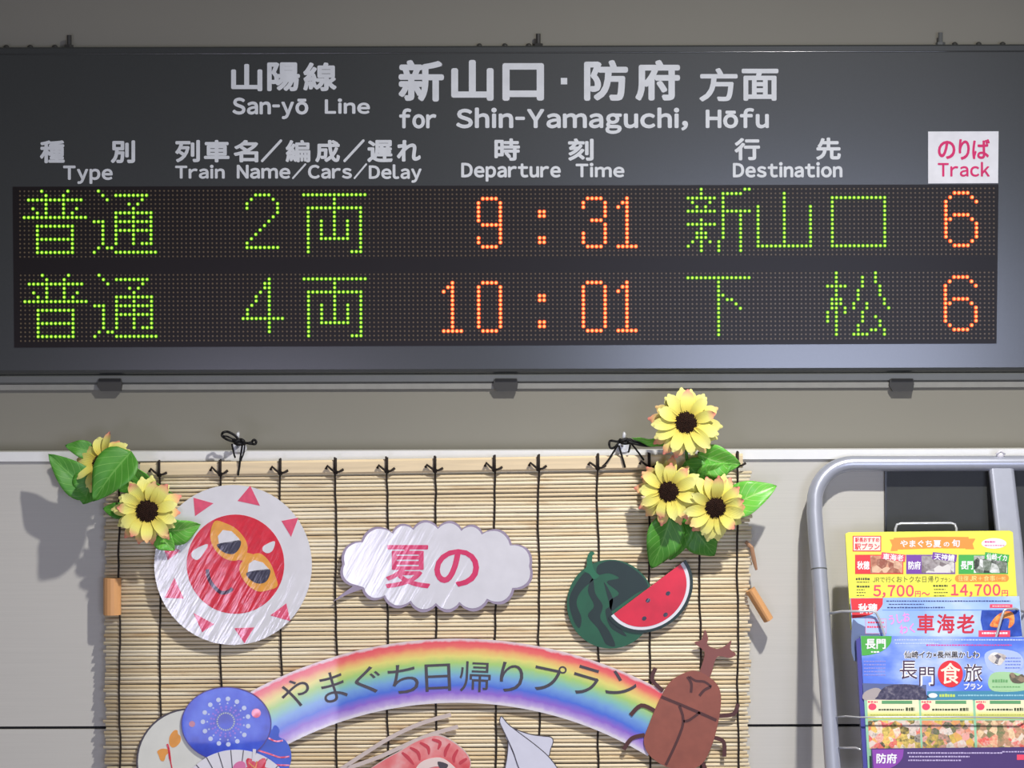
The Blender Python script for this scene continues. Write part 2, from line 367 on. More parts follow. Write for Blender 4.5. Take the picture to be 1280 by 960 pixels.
# LED matrix
disp = poly('led_display', [(16, 233.5), (1248, 230.5), (1245.5, 429.5), (18, 434.5)], SIGN, 0, .0010, M_ledboard, board, label='black LED display with two rows of dots')
PX = 5.457; PY = 5.468
def led_px(row, c, r):
    x0, y0 = ((30.5, 239.2), (31.4, 344.3))[row]
    x = x0 + (PX if row == 0 else 5.450) * c + .003 * PY * r
    return x, y0 + PY * r - .00295 * PX * c
R = lambda *a: [i for q in a for i in (range(q[0], q[1]+1) if isinstance(q, tuple) else (q,))]
G = {
 '普': {0:R(4,10),1:R(5,9),2:R((1,13)),3:R(5,9),4:R(2,5,9,12),5:R(3,5,9,11),6:R((0,14)),8:R((3,11)),9:R(3,11),10:R(3,11),11:R((3,11)),12:R(3,11),13:R(3,11),14:R((3,11))},
 '通': {0:R(1),1:R(2,(5,12)),2:R(3,11),3:R(8,10),4:R(9),5:R((5,13)),6:R(5,9,13),7:R((0,2),(5,13)),8:R(2,5,9,13),9:R(2,(5,13)),10:R(2,5,9,13),11:R(2,5,9,13),12:R(2,5,9,(11,13)),13:R(1,3,4),14:R(0,(5,14))},
 '2': {1:R((2,5)),2:R(1,6),3:R(0,7),4:R(0,7),5:R(7),6:R(6),7:R(5),8:R(4),9:R(3),10:R(2),11:R(1),12:R(0),13:R((0,7))},
 '4': {1:R(6),2:R(5,6),3:R(5,6),4:R(4,6),5:R(3,6),6:R(3,6),7:R(2,6),8:R(1,6),9:R(1,6),10:R((0,9)),11:R(6),12:R(6),13:R(6)},
 '両': {1:R((0,14)),2:R(7),3:R(7),4:R((1,13)),5:R(1,7,13),6:R(1,7,13),7:R(1,4,7,10,13),8:R(1,4,7,10,13),9:R(1,4,7,10,13),10:R(1,4,7,10,13),11:R(1,(4,10),13),12:R(1,13),13:R(1,13),14:R(1,(11,13))},
 '9': {2:R((1,4)),3:R(0,5),4:R(0,5),5:R(0,5),6:R(0,5),7:R(0,5),8:R((1,5)),9:R(5),10:R(5),11:R(0,5),12:R(0,5),13:R((1,4))},
 ':': {5:R(0,1),6:R(0,1),11:R(0,1),12:R(0,1)},
 '3': {2:R((1,4)),3:R(0,5),4:R(0,5),5:R(5),6:R(5),7:R((2,4)),8:R(5),9:R(5),10:R(0,5),11:R(0,5),12:R(0,5),13:R((1,4))},
 '1': dict([(2,R(2)),(3,R(1,2)),(4,R(0,2))] + [(r,R(2)) for r in range(5,13)] + [(13,R((0,4)))]),
 '0': dict([(2,R((1,4)))] + [(r,R(0,5)) for r in range(3,13)] + [(13,R((1,4)))]),
 '新': {0:R(3,13,14),1:R(3,(8,12)),2:R((0,6),8),3:R(1,5,8),4:R(2,4,8),5:R((0,6),(8,14)),6:R(8,12),7:R(3,8,12),8:R((0,6),8,12),9:R(3,8,12),10:R(2,3,4,8,12),11:R(2,3,4,8,12),12:R(1,3,5,7,12),13:R(0,3,7,12),14:R(3,7,12)},
 '山': dict([(1,R(6)),(2,R(6)),(3,R(6))] + [(r,R(0,6,12)) for r in range(4,13)] + [(13,R((0,12)))]),
 '口': dict([(2,R((0,12)))] + [(r,R(0,12)) for r in range(3,13)] + [(13,R((0,12)))]),
 '下': dict([(1,R((0,14))),(2,R(7)),(3,R(7)),(4,R(7)),(5,R(7,8)),(6,R(7,9,10)),(7,R(7,11)),(8,R(7,12))] + [(r,R(7)) for r in range(9,15)]),
 '松': {0:R(2,11),1:R(2,8,11),2:R(2,8,11),3:R((0,4),8,12),4:R(2,7,12),5:R(2,7,12),6:R(1,2,3,7,13),7:R(1,2,3,6,9,13),8:R(1,2,4,6,9,14),9:R(0,2,4,8),10:R(0,2,8,11),11:R(0,2,8,12),12:R(2,7,12),13:R(2,7,10,11,13),14:R(2,(6,9),13)},
 '6': {1:R((2,5)),2:R(1,6),3:R(0,7),4:R(0),5:R(0),6:R(0,(2,5)),7:R(0,1,6),8:R(0,7),9:R(0,7),10:R(0,7),11:R(0,7),12:R(1,6),13:R((2,5))},
}
LED = [(0,'普',0,'g'),(0,'通',16,'g'),(0,'2',51,'g'),(0,'両',64,'g'),(0,'9',104,'r'),(0,':',118,'r'),(0,'3',128,'r'),(0,'1',136,'r'),(0,'新',152,'g'),(0,'山',168,'g'),(0,'口',185,'g'),(0,'6',211,'r'),
       (1,'普',0,'g'),(1,'通',16,'g'),(1,'4',50,'g'),(1,'両',64,'g'),(1,'1',96,'r'),(1,'0',104,'r'),(1,':',118,'r'),(1,'0',128,'r'),(1,'1',136,'r'),(1,'下',152,'g'),(1,'松',184,'g'),(1,'6',211,'r')]
E_gc = emit_mat('green_led_core', (0.62, 1.0, 0.09), 1.25); E_gr = emit_mat('green_led_rim', (0.13, 0.56, 0.0), .8)
E_rc = emit_mat('red_led_core', (1.0, 0.47, 0.15), 1.4); E_rr = emit_mat('red_led_rim', (1.0, 0.085, 0.012), 1.3)
def led_dot(mb, row, c, r, rad, core):
    p = SIGN(*led_px(row, c, r), .0010); n_ = SIGN.n; a = Vector((1, 0, 0)); b = n_.cross(a)
    S = 8; vs = []; fs = []; mi = []
    prof = ((rad, 0.0), (rad*.9, rad*.35), (core, rad*.62)) if core else ((rad, 0.0), (rad*.55, rad*.5))
    for q, hh in prof:
        for j in range(S):
            t = 2*PI*j/S; vs.append(p + a*(q*math.cos(t)) + b*(q*math.sin(t)) + n_*hh)
    k = len(prof)
    for i in range(k-1):
        for j in range(S): fs.append((i*S+j, i*S+(j+1) % S, (i+1)*S+(j+1) % S, (i+1)*S+j))
    n0 = len(mb.f); mb.add(vs, fs + [tuple((k-1)*S+j for j in range(S))])
    if core: mb.mi[-1] = 1
lit = set()
for row, ch, c0, kind in LED:
    mb = MB()
    for r, cs in G[ch].items():
        for c in cs:
            led_dot(mb, row, c0 + c, r, (2.3 if kind == 'g' else 2.7)*U, (1.4 if kind == 'g' else 1.7)*U); lit.add((row, c0 + c, r))
    obj('led_character', mb, [E_gr, E_gc] if kind == 'g' else [E_rr, E_rc], disp, label='yellow-green lit LED character' if kind == 'g' else 'orange-red lit LED character')
for row in (0, 1):
    mb = MB()
    for r in range(16):
        for c in range(-1, 223):
            if (row, c, r) not in lit: led_dot(mb, row, c, r, 1.25*U, 0)
    o = obj('unlit_led_dots', mb, M_led_off, disp); o['kind'] = 'stuff'

# ------------------------------------------------------------------ the reed blind
def reed_material():
    m = bpy.data.materials.new('dried_reed'); m.use_nodes = True; nt = m.node_tree; N = nt.nodes; L = nt.links
    b = N['Principled BSDF']; b.inputs['Roughness'].default_value = .5; b.inputs['Specular IOR Level'].default_value = .3
    oi = N.new('ShaderNodeObjectInfo'); r = N.new('ShaderNodeValToRGB'); L.new(oi.outputs['Random'], r.inputs[0])
    els = [(0, (222, 200, 162)), (.35, (236, 220, 186)), (.7, (243, 231, 204)), (1, (230, 208, 166))]
    while len(r.color_ramp.elements) < 4: r.color_ramp.elements.new(.5)
    for e, (p, c) in zip(r.color_ramp.elements, els): e.position = p; e.color = srgb(*c)
    tc = N.new('ShaderNodeTexCoord'); ad = N.new('ShaderNodeVectorMath'); ad.operation = 'ADD'
    cb = N.new('ShaderNodeCombineXYZ'); ml = N.new('ShaderNodeMath'); ml.operation = 'MULTIPLY'; ml.inputs[1].default_value = 57; L.new(oi.outputs['Random'], ml.inputs[0])
    L.new(ml.outputs[0], cb.inputs[1]); L.new(tc.outputs['Object'], ad.inputs[0]); L.new(cb.outputs[0], ad.inputs[1])
    mp = N.new('ShaderNodeMapping'); mp.inputs['Scale'].default_value = (9, 40, 60); L.new(ad.outputs[0], mp.inputs[0])
    no = N.new('ShaderNodeTexNoise'); no.inputs['Scale'].default_value = 1.0; no.inputs['Detail'].default_value = 4; L.new(mp.outputs[0], no.inputs['Vector'])
    r2 = N.new('ShaderNodeValToRGB'); L.new(no.outputs['Fac'], r2.inputs[0])
    r2.color_ramp.elements[0].position = .60; r2.color_ramp.elements[0].color = (0, 0, 0, 1); r2.color_ramp.elements[1].position = .82; r2.color_ramp.elements[1].color = (1, 1, 1, 1)
    mx = N.new('ShaderNodeMix'); mx.data_type = 'RGBA'; L.new(r2.outputs[0], mx.inputs[0]); L.new(r.outputs[0], mx.inputs[6]); mx.inputs[7].default_value = srgb(176, 134, 78)
    L.new(mx.outputs[2], b.inputs['Base Color']); return m
M_reed = reed_material()
M_slat = mat('planed_bamboo', (236, 214, 176), rough=.5, noise=.10, scale=25, stretch=(.4, 1, 8))
M_cord = mat('black_brown_cord', (46, 38, 34), rough=.8, noise=.25, scale=400)
M_toggle = mat('orange_bamboo', (226, 168, 112), rough=.5, noise=.10, scale=60, stretch=(1, 1, .2))
blind = thing('reed_blind', 'straw-coloured reed blind with black binding cords hung on the white wall panel', 'blind', BLIND(535, 1010))
XL, XR = 132, 938
def reed_y(y0, x): return y0 - (.013 - .009*(y0-590)/400) * (x - 535)
y = 596.0; reeds = []
while y < 1012:
    k = random.Random(int(y*100)); th = k.uniform(1.95, 2.4)
    pts = []; a, b = k.uniform(-3, 2), k.uniform(-3, 3)
    ph, am = k.uniform(0, 6), k.uniform(.15, .6)
    for i in range(13):
        x = XL + a + (XR + b - XL - a) * i / 12 - (y-590)*.008*(i/12)
        yy = reed_y(y, x) + am*math.sin(ph + i*.7)
        if y < 640: yy -= (640-y)/50*3.0*max(0, (420-x)/290)*math.sin(max(0, (420-x)/290)*3.1)
        pts.append(BLIND(x, yy, k.uniform(-.0004, .0004)))
    tube(mb := MB(), pts, [th*U*k.uniform(.93, 1.05) for _ in pts], 7)
    obj('reed', mb, M_reed, blind, smooth=True); y += k.uniform(4.55, 5.15)
SL = lambda x: -.0155*(x-560)
mb = MB(); prof = [(572.5, -.001), (572.5, .004), (575, .0065), (588, .0065), (590.5, .004), (590.5, -.001)]; n = len(prof); vs = []; fs = []
xs = [176 + 752*i/10 for i in range(11)]
for x in xs: vs += [BLIND(x, p + SL(x), h) for p, h in prof]
for i in range(10): fs += [(i*n+j, i*n+(j+1) % n, (i+1)*n+(j+1) % n, (i+1)*n+j) for j in range(n)]
fs += [tuple(range(n)), tuple(range(10*n, 11*n))]
mb.add(vs, fs); obj('top_slat', mb, M_slat, blind)
for ci, x in enumerate((149, 200, 276, 351, 420, 484, 544, 618, 673, 747, 811, 874, 921)):
    k = random.Random(ci + 3); pts = []; t0 = 569 if ci else 600
    for i in range(30):
        yy = t0 + SL(x) + (1012 - t0) * i / 29
        on = yy < 592 + SL(x)
        pts.append(BLIND(x + .9*math.sin(i*.6 + ci) + .6*k.uniform(-1, 1) + (yy-580)*.004, yy, .0085 if on else .0040 + .0006*math.sin(i*1.3)))
    mb = MB(); tube(mb, pts, 1.25*U, 6)
    if ci:                                                           # a knot with two short tails on the slat
        ky = 588 + SL(x)
        dome(mb, BLIND(x, ky, .006), (0, -1, 0), 3.2*U, .005, 8, 3)
        tube(mb, [BLIND(x, ky, .009), BLIND(x-5, ky-4, .012), BLIND(x-10, ky-7-2*k.random(), .010), BLIND(x-12, ky-4, .010)], [1.5*U, 1.4*U, 1.5*U, 1.9*U], 6)
        tube(mb, [BLIND(x, ky, .009), BLIND(x+5, ky-1, .012), BLIND(x+10, ky-3-2*k.random(), .010)], [1.5*U, 1.3*U, 1.7*U], 6)
        tube(mb, [BLIND(x, 570+SL(x), .0085), BLIND(x, ky, .0095)], 1.9*U, 6)
    obj('binding_cord', mb, M_cord, blind, smooth=True)
# short split-bamboo toggles at the blind's edges
def toggle(a, b, wpx, hh):
    pa, pb = BLIND(*a), BLIND(*b); ax = (pb-pa).normalized(); sd = ax.cross(Vector((0, -1, 0))).normalized(); mb = MB(); vs = []; fs = []
    S = 9
    for p in (pa, pa.lerp(pb, .5), pb):
        for j in range(S):
            t = PI*j/(S-1); vs.append(p + sd*(math.cos(t)*wpx*U/2) + Vector((0, -1, 0))*(hh*math.sin(t) + .004))
    for i in range(2): fs += [(i*S+j, i*S+j+1, (i+1)*S+j+1, (i+1)*S+j) for j in range(S-1)] + [(i*S, (i+1)*S, (i+1)*S+S-1, i*S+S-1)]
    fs += [tuple(range(S)), tuple(range(2*S, 3*S))]
    mb.add(vs, fs); obj('bamboo_toggle', mb, M_toggle, blind, label='orange bamboo toggle')
toggle((141, 722), (141, 768), 22, .012)
toggle((937, 736), (960, 774), 13, .016)
tube(mb := MB(), [BLIND(932, 677, .003), BLIND(939, 684, .006), BLIND(942, 700, .006), BLIND(945, 712, .006)], [2.2*U, 2.8*U, 2.8*U, 1.6*U], 7)
obj('bamboo_splinter', mb, mat('shaded_bamboo', (176, 134, 104), noise=.1), blind)  # bamboo darkened to brown: the shadow on it is painted into the colour

# hooks and the cords the blind hangs by
M_clear = mat('clear_grey_plastic', (206, 208, 212), rough=.12, spec=.7, coat=.6)
M_black = mat('black_cord', (18, 17, 18), rough=.6)
def hook(x, y, label):
    t = thing('adhesive_hook', label, 'hook', PART(x, y+10), 'hooks on the panel top')
    poly('hook_plate', smooth([(x-6, y+3), (x+6, y+3), (x+9, y+11), (x, y+14), (x-9, y+11)], 4), PART, .004, .007, M_clear, t)
    tube(mb := MB(), [PART(x-1, y+6, .006), PART(x-1, y+2, .018), PART(x, y-4, .030), PART(x+1, y-9, .031), PART(x+1, y-11, .026)], [2.2*U, 1.9*U, 2.1*U, 2.3*U, 1.6*U], 10)
    obj('hook_peg', mb, M_clear, t, smooth=True)
hook(300, 551, 'small clear plastic hook behind the black bow left of centre')
hook(778, 551, 'small clear plastic hook behind the black bow beside the sunflowers')
def cord(label, strands, rp=1.5):
    t = thing('hanging_cord', label, 'cord', PART(*strands[0][1][0]), 'black cords the blind hangs by')
    for nm, pts, h, r in strands:
        pts = smooth(pts, 5, False)
        hs = h if isinstance(h, (list, tuple)) else (h, h)
        m_ = len(pts)
        tube(mb := MB(), [PART(px, py, hs[0] + (hs[1]-hs[0])*i/(m_-1) + .001*math.sin(i)) for i, (px, py) in enumerate(pts)], r*U, 7)
        obj(nm, mb, M_black, t, smooth=True)
    return t
cord('black cord tied in a bow above the sun cut-out', [
    ('bow_loop', [(305, 551), (297, 543), (289, 539), (283, 540), (282, 544), (287, 548), (296, 551), (304, 552)], (.036, .036), 1.6),
    ('bow_loop', [(303, 552), (313, 553), (318, 552), (321, 549), (324, 551), (323, 554), (319, 554), (313, 553)], (.036, .036), 1.6),
    ('bow_loop', [(302, 550), (296, 548), (289, 545), (284, 544)], (.038, .037), 1.1),
    ('knot', [(296, 549), (301, 551), (306, 550), (309, 553), (303, 554), (298, 552), (305, 549), (309, 551)], (.035, .038), 2.4),
    ('cord_end', [(294, 554), (295, 562), (297, 571)], (.034, .028), 1.2),
    ('cord_end', [(307, 554), (305, 565), (303, 580), (301, 593)], (.034, .030), 1.3),
    ('cord_end', [(310, 554), (308, 566), (304, 576)], (.034, .032), 1.0)])
cord('black cord tied in a bow beside the right-hand sunflower bunch', [
    ('bow_loop', [(777, 549), (770, 551), (762, 550), (760, 554), (762, 559), (767, 558), (772, 552)], (.036, .036), 1.5),
    ('bow_loop', [(782, 548), (792, 551), (802, 553), (814, 553), (814, 556), (804, 556), (793, 554), (783, 551)], (.036, .040), 1.7),
    ('knot', [(773, 549), (779, 551), (785, 549), (788, 551), (780, 553), (774, 551), (782, 548)], (.035, .038), 2.2),
    ('cord_end', [(771, 555), (765, 565), (757, 577), (752, 582)], (.034, .030), 1.2),
    ('cord_end', [(772, 556), (776, 569), (780, 583)], (.034, .030), 1.3),
    ('cord_end', [(787, 553), (795, 563), (803, 574)], (.034, .030), 1.2),
    ('cord_end', [(786, 555), (785, 561), (784, 564)], (.034, .032), 1.3)])

# ------------------------------------------------------------------ paper cut-outs on the blind
W = dict(wr=True, coat=1.0, coat_rough=.10)
P_white = paper('white_paper', (232, 230, 236)); P_whitel = paper('laminated_white_paper', (226, 224, 228), **W)
P_red = paper('crayon_red', (220, 30, 52), noise=.10, scale=120, **W)
P_pink = paper('crayon_pink_red', (232, 84, 116), noise=.10, scale=120, **W)
P_orange = paper('crayon_orange', (238, 164, 58), noise=.08, scale=120, **W)
P_navy = paper('crayon_navy', (48, 46, 66), noise=.15, scale=120, **W)
P_dkred = paper('crayon_dark_purple', (64, 34, 60), noise=.15, scale=150, **W)
P_text = paper('dark_grey_print', (74, 68, 74))
T = .0022; e = .0004                                                  # board thickness, print thickness

sun = thing('sun_cutout', 'round white paper cut-out of a red sun wearing orange sunglasses', 'paper decoration', PAPER(291, 805))
CURL = Plane(PAPER(291, 706, .006), (.056, -1, -.006))           # the board hangs a little askew
def fan_poly(name, cx, cy, rx, ry, pl, h0, h1, m, parent, rings=6, n=64, rot=0):
    mb = MB(); vs = []; fs = []
    for i in range(1, rings+1):
        for x, yv in ell(cx, cy, rx*i/rings, ry*i/rings, n, rot): vs.append(pl(x, yv, h1))
    vs.append(pl(cx, cy, h1)); ci = len(vs)-1
    for j in range(n): fs.append((ci, j, (j+1) % n))
    for i in range(rings-1): fs += [(i*n+j, (i+1)*n+j, (i+1)*n+(j+1) % n, i*n+(j+1) % n) for j in range(n)]
    b0 = len(vs); vs += [pl(x, yv, h0) for x, yv in ell(cx, cy, rx, ry, n, rot)]
    fs += [((rings-1)*n+j, b0+j, b0+(j+1) % n, (rings-1)*n+(j+1) % n) for j in range(n)] + [tuple(range(b0, b0+n))]
    uv = [(0, 0)]*len(vs); mb.add(vs, fs, uv); return obj(name, mb, m, parent)
fan_poly('paper_disc', 291.5, 706, 98.5, 100, CURL, 0, T, P_whitel, sun)
face = fan_poly('sun_face', 294.5, 705, 61, 62, CURL, T, T+e, P_red, sun)
for tri in ([(313, 607), (297, 626), (325, 632)], [(242, 622), (267, 629), (244, 645)], [(352, 651), (373, 647), (364, 671)], [(338, 769), (358, 754), (363, 776)],
            [(293, 785), (318, 784), (306, 804)], [(242, 766), (268, 780), (253, 790)], [(218, 722), (206, 747), (230, 748)], [(203, 680), (226, 688), (210, 700)]):
    poly('sun_ray', tri, CURL, T, T+e, P_pink, sun)
cp = lambda pts, ox, oy, s: [(ox + x/s, oy + yv/s) for x, yv in pts]
L1 = cp([(668, 420), (710, 428), (755, 452), (793, 500), (795, 548), (752, 578), (700, 565), (660, 520), (650, 470)], 60, 520, 3.2)
L2 = cp([(790, 570), (845, 548), (888, 585), (912, 645), (918, 680), (885, 695), (838, 700), (790, 665), (766, 610)], 60, 520, 3.2)
gl = poly('sunglasses', smooth(L1, 4), CURL, T+e, T+2*e, P_orange, sun)
poly('sunglass_rim', smooth(L2, 4), CURL, T+e, T+2*e, P_orange, gl)
poly('bridge', cp([(775, 540), (850, 560), (845, 590), (765, 575)], 60, 520, 3.2), CURL, T+e, T+2.2*e, P_orange, gl)
for W_, D_ in (([(680, 480), (700, 455), (735, 460), (765, 490), (770, 500), (685, 512)], [(678, 512), (730, 502), (770, 497), (768, 525), (745, 550), (712, 548), (688, 532)]),
               ([(800, 622), (805, 590), (825, 575), (860, 585), (885, 612), (800, 626)], [(795, 626), (845, 615), (887, 612), (886, 640), (868, 665), (835, 668), (806, 650)])):
    poly('lens_glint', cp(W_, 60, 520, 3.2), CURL, T+2*e, T+3*e, P_whitel, gl); poly('dark_lens', smooth(cp(D_, 60, 520, 3.2), 3), CURL, T+2*e, T+3*e, P_navy, gl)
poly('mouth', stroke(smooth(cp([(638, 612), (645, 650), (665, 682), (695, 706), (725, 700), (738, 688)], 60, 520, 3.2), 4, False), 4.5), CURL, T+e, T+2*e, P_dkred, sun)
poly('sweat_drop', smooth(cp([(907, 500), (900, 535), (880, 548), (860, 538), (865, 518)], 60, 520, 3.2), 4), CURL, T+e, T+2*e, P_whitel, sun)
poly('sweat_drop', smooth(cp([(640, 512), (615, 560), (595, 575), (575, 560), (585, 535)], 60, 520, 3.2), 4), CURL, T+e, T+2*e, P_whitel, sun)

cloud = thing('speech_cloud', 'white scalloped speech cloud cut-out with pink summer lettering', 'paper decoration', PAPER(546, 763))
BUB = Plane(PAPER(546, 707, .004), (-.016, -1, -.034))
cus = cp([(245, 465), (400, 420), (505, 400), (630, 395), (750, 405), (855, 424), (1000, 482), (1098, 592), (1012, 708), (882, 765), (740, 782), (620, 788), (490, 775), (358, 745), (250, 705)], 390, 560, 4)
cus2 = cp([(205, 690), (152, 582), (245, 465)], 390, 560, 4)
def bulge(a, b, k, n=9):
    dx, dy = b[0]-a[0], b[1]-a[1]; L_ = math.hypot(dx, dy); nx, ny = dy/L_, -dx/L_
    return [(a[0]+dx*t + nx*k*L_*math.sin(PI*t)**.75, a[1]+dy*t + ny*k*L_*math.sin(PI*t)**.75) for t in (i/n for i in range(n))]
out = []
for a, b in zip(cus[:-1], cus[1:]): out += bulge(a, b, .30)
out += [cus[-1], (436, 742), (416, 752), (428, 742)]
for a, b in zip(cus2[:-1], cus2[1:]): out += bulge(a, b, .28)
poly('grey_border', [(546 + (x-546)*1.0, 707+(yv-707)*1.0) for x, yv in out], BUB, 0, T, paper('mauve_grey_outline', (160, 146, 168)), cloud)
inn = [(546 + (x-546)*.972, 706.5 + (yv-707)*.94) for x, yv in out if not (x < 443 and yv > 735 and x < 440)]
poly('cloud_face', inn, BUB, T, T+e, paper('laminated_cloud_paper', (226, 224, 230), wr=.3, coat=1.0, coat_rough=.10), cloud)
letter('lettering', [('夏', 482, 681, 538, 735), ('の', 543, 686, 599, 733)], BUB, T+2*e, paper('pink_print', (222, 52, 104), wr=.3, coat=1.0, coat_rough=.10), cloud, .014)

melon = thing('watermelon_cutout', 'dark green striped watermelon cut-out with a red slice', 'paper decoration', PAPER(763, 811))
P_mg = paper('melon_green', (30, 92, 62), noise=.12); P_md = paper('melon_dark_green', (24, 46, 40), noise=.1)
poly('melon', ell(763, 755, 54.5, 55.5), PAPER, 0, T, P_mg, melon)
for st in ([(205, 195), (165, 175), (120, 235), (100, 290), (115, 360), (140, 400), (150, 360), (130, 300), (150, 250)],
           [(195, 200), (175, 250), (200, 310), (175, 350), (215, 400), (235, 440), (250, 465), (285, 470), (260, 410), (225, 360), (235, 310), (205, 260)],
           [(215, 150), (265, 130), (330, 145), (390, 190), (415, 235), (370, 260), (300, 310), (270, 330), (262, 290), (300, 260), (250, 215), (300, 200), (260, 180), (215, 185)],
           [(240, 215), (250, 260), (262, 310), (245, 330), (262, 390), (300, 420), (330, 430), (290, 380), (270, 330), (275, 280)]):
    poly('melon_stripe', smooth(cp(st, 680, 660, 3.2), 4), PAPER, T, T+e, P_md, melon)
poly('melon_stem', smooth(cp([(180, 100), (190, 93), (202, 100), (192, 115), (195, 150), (205, 175), (220, 190), (200, 205), (180, 182), (160, 172), (170, 150), (172, 120)], 680, 660, 3.2), 4), PAPER, 0, T+2*e, paper('stem_green', (34, 110, 74)), melon)
A, B = (268/3.2+680, 350/3.2+660), (555/3.2+680, 135/3.2+660)
def slice_pts(s, inset=0):
    mx, my = (A[0]+B[0])/2, (A[1]+B[1])/2; dx, dy = (B[0]-A[0])/2, (B[1]-A[1])/2; L_ = math.hypot(dx, dy); nx, ny = -dy/L_, dx/L_
    if ny < 0: nx, ny = -nx, -ny
    return [(mx + dx*s*math.cos(a) + nx*L_*.86*s*math.sin(a), my + dy*s*math.cos(a) + ny*L_*.86*s*math.sin(a)) for a in (PI*i/36 for i in range(37))]
sl = poly('slice_rind', slice_pts(1.075), PAPER, T, 2*T, P_md, melon)
poly('rind_white', slice_pts(1.0), PAPER, 2*T, 2*T+e, P_white, sl)
poly('slice_flesh', slice_pts(.925), PAPER, 2*T+e, 2*T+2*e, paper('melon_red', (222, 34, 62), noise=.14, scale=25), sl)
for x, yv in ((415, 288), (495, 260), (400, 360), (485, 345)):
    poly('seed', ell(680+x/3.2, 660+yv/3.2, 3.0, 2.5, 14, -35), PAPER, 2*T+2*e, 2*T+3*e, P_navy, sl)

rainbow = thing('rainbow_banner', 'arched crayon rainbow banner with dark lettering across the blind', 'paper decoration', PAPER(572, 880))
RC = (572, 1335)
P_rain = ramp_mat('crayon_rainbow', [(0, (228, 214, 216)), (.025, (232, 200, 204)), (.055, (240, 92, 104)), (.12, (244, 120, 110)), (.19, (246, 190, 120)), (.27, (238, 226, 128)), (.38, (176, 216, 124)), (.50, (140, 200, 190)),
                                     (.60, (124, 170, 226)), (.73, (84, 118, 222)), (.84, (150, 112, 212)), (.93, (196, 172, 226)), (.97, (226, 218, 232)), (1, (230, 224, 234))], 'v', scale=90, rough=.45, coat=.3, distort=.07)
mb = MB(); vs = []; uv = []; fs = []; n = 60; K = 8
for i in range(n+1):
    a = math.radians(-31 + 62.3*i/n)
    for j in range(K+1):
        q = 537 - 80*j/K
        vs.append(PAPER(RC[0] + q*math.sin(a), RC[1] - q*math.cos(a), T+.001)); uv.append((i/n, j/K))
for i in range(n): fs += [(i*(K+1)+j, (i+1)*(K+1)+j, (i+1)*(K+1)+j+1, i*(K+1)+j+1) for j in range(K)]
nb = len(vs)
for i in range(n+1):
    a = math.radians(-31 + 62.3*i/n)
    for q, tt in ((537, 0.0), (457, 1.0)): vs.append(PAPER(RC[0] + q*math.sin(a), RC[1] - q*math.cos(a), .001)); uv.append((i/n, tt))
for i in range(n):
    fs += [(i*(K+1), nb+2*i, nb+2*i+2, (i+1)*(K+1)), (i*(K+1)+K, (i+1)*(K+1)+K, nb+2*i+3, nb+2*i+1), (nb+2*i, nb+2*i+1, nb+2*i+3, nb+2*i+2)]
mb.add(vs, fs, uv); obj('rainbow_arc', mb, P_rain, rainbow)
RT = [('や', 370, 866, 37, 35), ('ま', 417, 858, 30, 37), ('ぐ', 460, 850, 33, 34), ('ち', 504.5, 848, 37, 36), ('日', 547.5, 846.5, 32, 34), ('帰', 594, 845.5, 39, 38), ('り', 639.5, 846.5, 29, 37), ('プ', 686.5, 847, 39, 36), ('ラ', 731.5, 851, 32, 36), ('ン', 777, 857, 35, 31)]
letter('lettering', [(c, x-w_/2, yv-h_/2, x+w_/2, yv+h_/2, math.degrees((x-572)/500)*.9) for c, x, yv, w_, h_ in RT], PAPER, T+.0016, P_text, rainbow, -.002)

beetle = thing('beetle_cutout', 'brown horned beetle paper cut-out at the right end of the rainbow', 'paper decoration', PAPER(850, 960))
P_b = paper('beetle_brown', (150, 84, 66), noise=.10, scale=60); P_bd = paper('beetle_dark_line', (84, 44, 38))
BH = .0062
c5 = lambda pts: cp(pts, 680, 660, 3.2)
for lg in ([(445, 558), (432, 605), (475, 650)], [(345, 747), (388, 708), (440, 728)], [(318, 884), (350, 840), (402, 826)], [(775, 702), (757, 742), (698, 750)], [(720, 912), (716, 852), (668, 834)], [(650, 985), (640, 950), (625, 925)]):
    poly('leg', stroke(smooth(c5(lg), 4, False), 5.0), PAPER, BH-.003, BH-.0015, P_bd, beetle)
poly('horn', smooth(c5([(618, 592), (632, 540), (640, 492), (600, 458), (628, 445), (642, 405), (655, 438), (652, 465), (690, 482), (722, 470), (748, 448), (742, 482), (766, 502), (740, 518), (700, 510), (682, 530), (660, 596)]), 3), PAPER, BH-.002, BH, paper('beetle_horn', (136, 78, 68)), beetle)
poly('body', smooth(c5([(570, 574), (505, 612), (458, 690), (416, 790), (398, 850), (420, 905), (480, 948), (560, 966), (630, 940), (672, 860), (700, 750), (706, 670), (690, 622), (650, 588), (610, 570)]), 5), PAPER, BH-.002, BH+.0004, P_b, beetle)
for ln, wd in (([(468, 672), (560, 710), (630, 740), (688, 766)], 3.6), ([(540, 708), (556, 770), (530, 850), (486, 944)], 3.4), ([(556, 770), (580, 765), (622, 734)], 3.2), ([(572, 592), (588, 620), (586, 655)], 3.4),
               ([(580, 592), (605, 608), (640, 612), (668, 632)], 2.8), ([(666, 632), (640, 645), (620, 668)], 3.4)):
    poly('shell_line', stroke(smooth(c5(ln), 3, False), wd), PAPER, BH+.0004, BH+.0009, P_bd, beetle)

